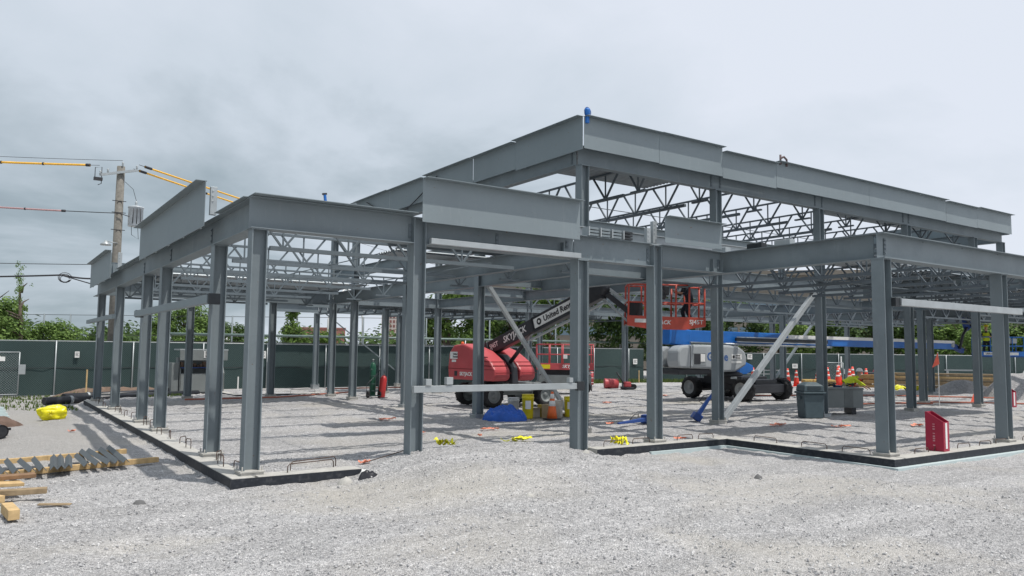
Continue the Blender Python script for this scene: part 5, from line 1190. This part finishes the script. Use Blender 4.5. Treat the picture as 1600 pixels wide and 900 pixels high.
for i,(x,y,l,rz,lab) in enumerate(((5.95,13.5,.35,.3,'pink orange scrap beside the end of the left foundation wall'),(9.3,17.6,.3,.8,'small orange scrap left of the blue tarpaulin'),(10.2,16.3,.22,1.2,'tiny red scrap behind the left yellow ribbon'),(11.3,17.6,.9,.1,'thin red line of ribbon before the blue tarpaulin'),(10.2,21.6,.9,.3,'orange strip behind the second front column'),(15.3,17.3,.5,.4,'salmon scrap beside the lying blue tool'),(19.6,14.7,1.1,.2,'salmon strip of ribbon left of the trash bin base'),(20.8,13.4,.9,-.3,'orange pink ribbon before the trash bin'),(27.5,27.2,1.2,.2,'orange scrap left of the blue lift wheels'),(21.5,24.5,.8,.2,'pale orange scrap between the two lifts'),(34.5,25.6,1.0,.0,'orange scrap right of the blue lift wheels'),(14.2,13.5,.5,.0,'orange brown scrap on the inner corner of the right wall'),(23.4,12.6,1.0,.2,'orange ribbon behind the wing corner column'),(1.95,22.0,.25,.4,'small red scrap on the spoil heap left of the wall'))):
    ribbon(lab,x,y,l*.75,rz,ORF,20+i,.07,.035,'marking_scrap',OG)
for lab,pts in (('long orange red pipe lying across the gravel behind the first bay',[(6.8,33.0,.04),(10.5,32.9,.05),(15.1,35.6,.05)]),('orange red hose along the rear of the left bays',[(15,39.2,.02),(18,38.9,.05),(24,38.2,.03),(29,37.5,.03)]),('upper red brown pipe line behind the right wing',[(31,25.5,.03),(38,22.4,.05),(41,18.8,.05),(44,15.2,.04)]),('lower red brown pipe line near the right edge',[(34.9,18.4,.03),(36.5,16.8,.05),(38.6,14.6,.04),(42,12.0,.04)]),('red hose tangled left of the flagged stake',[(28.5,19.5,.03),(30,18.8,.06),(31,18.9,.03),(32.6,18.3,.06),(34,17.6,.03)])):
    t=thing('ground_pipe',lab,'pipe',pts[0]); P=[Vector(p)-Vector(pts[0]) for p in pts]; MB().tube(P,.035,7).build('pipe',mat('dull orange red pipe',(.40,.13,.08),.6,0,.15),t)
t=thing('ground_pipe','thick white pipe lying at the right edge beside the red bin','pipe',(37.2,14.6,.13)); MB().tube([(0,0,0),(6,-3.6,0)],.11,12).build('pipe',WHITE,t)
t=thing('ground_pipe','black pipe lying just behind the white pipe at the right edge','pipe',(37.3,15.1,.13)); MB().tube([(0,0,0),(6,-3.4,0)],.10,12).build('pipe',BLKPIPE,t)
# flags
def flag(lab,x,y,h,s=1):
    t=thing('warning_flag',lab,'flag',(x,y,0)); MB().tube([(0,0,-.1),(0,0,h)],.018,6).build('stake',INKW,t)
    m=MB(); n=6; vs=[]
    for i in range(n+1):
        u=i/n; o=.05*math.sin(u*4)
        vs+= [(-.42*s*u*.9,o+.02,h-.62*s*u*.2-.0),( -.42*s*u*.5+.12*s*u,-o,h-.68*s*(.25+.75*u) )]
    m=MB(); m.add([(0,.0,h),(-.40*s,.05,h-.66*s),(-.05*s,-.06,h-.52*s),(.18*s,.04,h-.48*s),(0.01,.02,h-.02)],[(0,1,2),(0,2,3)]); m.build('cloth',mat('orange flag cloth',(.85,.13,.07),.6),t)
flag('large orange flag on a white stake behind the right wing',33.32,16.97,2.25)
flag('small orange flag on a stake near the right edge',43.0,16.6,2.3,.75)
flag('orange rag on a short stake left of the column near the gravel piles',37.0,17.3,.45,.75)
# lumber stacks and debris at rear right
def stack(name,lab,c,rz,l,w_,rows,m_,ends):
    t=thing(name,lab,'lumber stack',c,rz); rnd=random.Random(len(lab)); z=0
    for r in range(rows):
        n=int(w_/.3)
        for k in range(n):
            o=rnd.uniform(-.25,.25); MB().b2((-l/2+o,-w_/2+k*.3,z),(l/2+o,-w_/2+k*.3+.27,z+.13)).build('board',WOOD if rnd.random()<.15 else m_,t)
        z+=.135+ (.05 if r%2 else 0)
    return t
stack('lumber_stack','long stack of weathered boards behind the right wing',(52.0,25.9,-.15),R(-52),7.0,1.3,7,WOODG,1)
stack('lumber_stack','short stack of thick brown timbers left of the long board stack',(48.6,28.9,-.1),R(-50),2.0,.9,6,mat('brown timber',(.34,.21,.09),.85,0,.2,6),1)
t=stack('lumber_stack','heap of round posts right of the long board stack',(53.5,22.8,-.15),R(-60),1.6,.9,4,WOODG,1)
t=thing('skid_loader','small red and black machine standing before the right fence','machine',(53.6,31.6,-.1),R(-45)); MB().b2((-.8,-.5,.25),(.8,.5,.95)).build('body',BOOMK,t,.08); MB().poly([(-.3,.95),(.8,.95),(.75,1.45),(.1,1.55)],1,-.45,.45).build('hood',DKRED,t,.05)
for x in (-.5,.5):
    for y in (-.5,.5): wheel(t,x,y,.28,.2,'y',GALV,10)
MB().tube([(-.7,0,.8),(-1.6,0,.5),(-2.3,0,.1)],.05,7).build('drawbar',BOOMK,t)
t=thing('sawhorse','pale trestle standing behind the lumber stack','trestle',(56,27,-.2),R(-50)); m=MB(); m.bar((-1.0,0,1.3),(1.0,0,1.3),.08,.1)
for x in (-.8,.8):
    for y in (-.3,.3): m.bar((x,y,0),(x,0,1.3),.06,.06)
m.build('trestle',GALV,t)
t=thing('pipe_tripod','pale leaning tubes standing below the blue platform','tripod',(47.5,20.3,-.1)); 
for a in ((1.3,-.6),(1.0,-.9),(2.2,-1.2)): MB().tube([(0 if a[0]<2 else 2.6,0,0),(a[0],a[1],2.0)],.045,7).build('leg',GALV,t)
t=thing('barricade','low pale barricade frame left of the orange cones','barricade',(41.5,34.3,-.15),R(-25)); m=MB()
for z in (.9,1.15): m.bar((-1.5,0,z),(3.4,0,z),.03,.05)
for x in (-1.3,.3,1.9,3.3): m.bar((x,0,0),(x,0,1.3),.05,.05)
m.build('frame',GALV,t)
t=thing('bollard','red round post with black stake left of the blue boom lift','post',(27.0,32.0,0)); MB().tube([(0,0,.35),(0,0,1.05)],.11,12).build('sleeve',RED,t); MB().tube([(0,0,0),(0,0,.4)],.03,7).build('stake',BOOMK,t); 
for z in (.45,.7,.98): MB().tube([(-.0,-.0,z),(0,0,z+.03)],.116,12).build('band',WHITE,t)
t=thing('steel_drum','red drum lying on its side near the fence','drum',(30.0,34.4,.0),R(-30)); MB().lathe((0,0,.28),[(.28,0),(.29,.02),(.28,.04),(.28,.3),(.29,.32),(.28,.34),(.28,.8),(.26,.8),(.25,.3)],20,axis=(1,0,0)).build('shell',RED,t)
t=thing('plate_compactor','small red and black engine machine beside a rear column near the fence','compactor',(30.5,33.0,0),R(-35)); MB().b2((-.35,-.25,0),(.35,.25,.12)).build('base_plate',BOOMK,t,.02); MB().b2((-.2,-.18,.13),(.2,.18,.42)).build('engine',RED,t,.04)
m=MB(); m.tube([(-.2,-.2,.3),(-.6,-.2,.95),(-.6,.2,.95),(-.2,.2,.3)],.018,6); m.build('handle',BOOMK,t)
for x,y in ((.38,.0),(.3,.32)): MB().lathe((x,y-.06,.15),[(.15,0),(.15,.12)],14,axis=(0,1,0)).build('wheel',BLACK,t)
# small things by the end of the left wall
heap('rock','grey lump of concrete at the end of the left foundation wall','rock',(5.15,12.45),.16,.12,.11,CONC,30,.5,3,16,.6,-.12)
heap('plastic_scrap','black plastic scrap beside the end of the left foundation wall','plastic scrap',(5.6,12.55),.22,.13,.14,mat('shiny black plastic',(.02,.02,.025),.3),31,.6,3,16,.6,-.08)
heap('foam_scrap','white foam scrap wedged at the end of the left foundation wall','foam scrap',(5.62,12.78),.09,.06,.10,WHITE,32,.5,3,12,.6,-.06)
for lab,p in (('bent rebar rod lying right of the left wall end',[(5.95,13.3,.07),(7.0,13.6,.22),(7.08,13.6,.18)]),):
    t=thing('rebar_rod',lab,'rebar',p[0]); MB().tube([Vector(q)-Vector(p[0]) for q in p],.009,6).build('rod',REBAR,t)
rnd=random.Random(6)
for i in range(5):
    x=random.uniform(1.5,9);
for k,(x,y,l) in enumerate(((13.1,16.2,.35),(9.9,11.9,.2),(2.0,12.4,.2),(6.9,9.6,.16),(11.8,9.3,.2))):
    heap('rock',['dark lump lying left of the third front column','single larger grey stone before the mound','grey stone on the gravel below the steel angles','dark stone in the middle foreground','pale stone in the right foreground'][k],'rock',(x,y),l*.6,l*.4,l*.45,[mat('dark stone',(.13,.13,.13),.9),CONC][k%2],40+k,.4,2,10,.6,gh(x,y))
# clamps and bundles on the steel
def clamp(lab,p,s=1,m_=BLUE,loops=True):
    t=thing('beam_clamp',lab,'clamp',p); m=MB(); m.b2((-.06*s,-.05*s,-.25*s),(.06*s,.05*s,.02)); m.lathe((0,0,0),[(.06*s,0),(.10*s,.06*s),(.11*s,.2*s),(.05*s,.26*s)],10); m.build('jaw',m_,t,.01)
    if loops:
        for sg,w_ in ((1,.17),(-1,.13)): MB().tube([(sg*w_*s*math.sin(a)*.9,0,.12*s+.17*s*math.cos(a)) for a in [i*.35 for i in range(10)]],.014*s,6).build('cable_loop',INKB,t)
    return t
clamp('blue clamp with cable loops hooked on the top corner of the raised roof',(12.98,15.58,8.36),.8)
t=thing('beam_clamp','blue tool standing on the low front beam left of the middle','clamp',(4.95,13.2,4.66),0); t.rotation_euler=(0,R(-8),0); MB().b2((-.022,-.022,0),(.022,.022,.2)).build('body',BLUE,t,.008); MB().b2((-.04,-.025,.19),(.035,.025,.22)).build('hook',BOOMK,t)
t=thing('beam_clamp','rusty screw clamp on the front edge of the raised roof','clamp',(21.3,15.58,8.23)); m=MB(); m.tube([(-.18,0,0),(-.18,0,.32)],.035,7); m.tube([(-.18,0,.2),(.0,0,.28),(.14,0,.2),(.14,0,-.02)],.035,7); m.build('frame',mat('brown clamp',(.12,.08,.08),.7),t)
for i,lab in enumerate(('leftmost bundle of clip angles on the low front beam','second bundle of clip angles on the low front beam','third bundle of clip angles on the low front beam','rightmost dark bundle of clip angles on the low front beam')):
    t=thing('clip_bundle',lab,'steel clips',(11.05+i*.34,13.12,4.652),0,'bundles of clip angles on the front beam')
    m=MB()
    for k in range(3): m.b2((-.13,-.11,.005+k*.07),(.13,.11,.055+k*.07))
    m.build('clip',BOLT if i==3 else STEEL,t,.006); MB().b2((-.16,-.12,.0),(-.131,.12,.2)).build('end_plate',GALV,t)
for lab,p in (('left pale block pair on the wing beam',(15.55,13.3,4.655)),('middle dark block on the wing beam',(15.55,12.2,4.655)),('right pale block on the wing beam',(15.55,11.4,4.655))):
    t=thing('spacer_block',lab,'steel block',p); MB().b2((-.1,-.22,0),(.1,.22,.13)).build('block',GALV if 'pale' in lab else BOLT,t,.01)
t=thing('hanging_cable','black cable drooping along the side of the raised roof','cable',(12.82,26.5,7.95)); MB().tube([(-.02,-3+u*6,-.5*math.sin(math.pi*u)-.25+.9*abs(u-.5)) for u in [i/12 for i in range(13)]],.02,5).build('cable',WIRE,t)
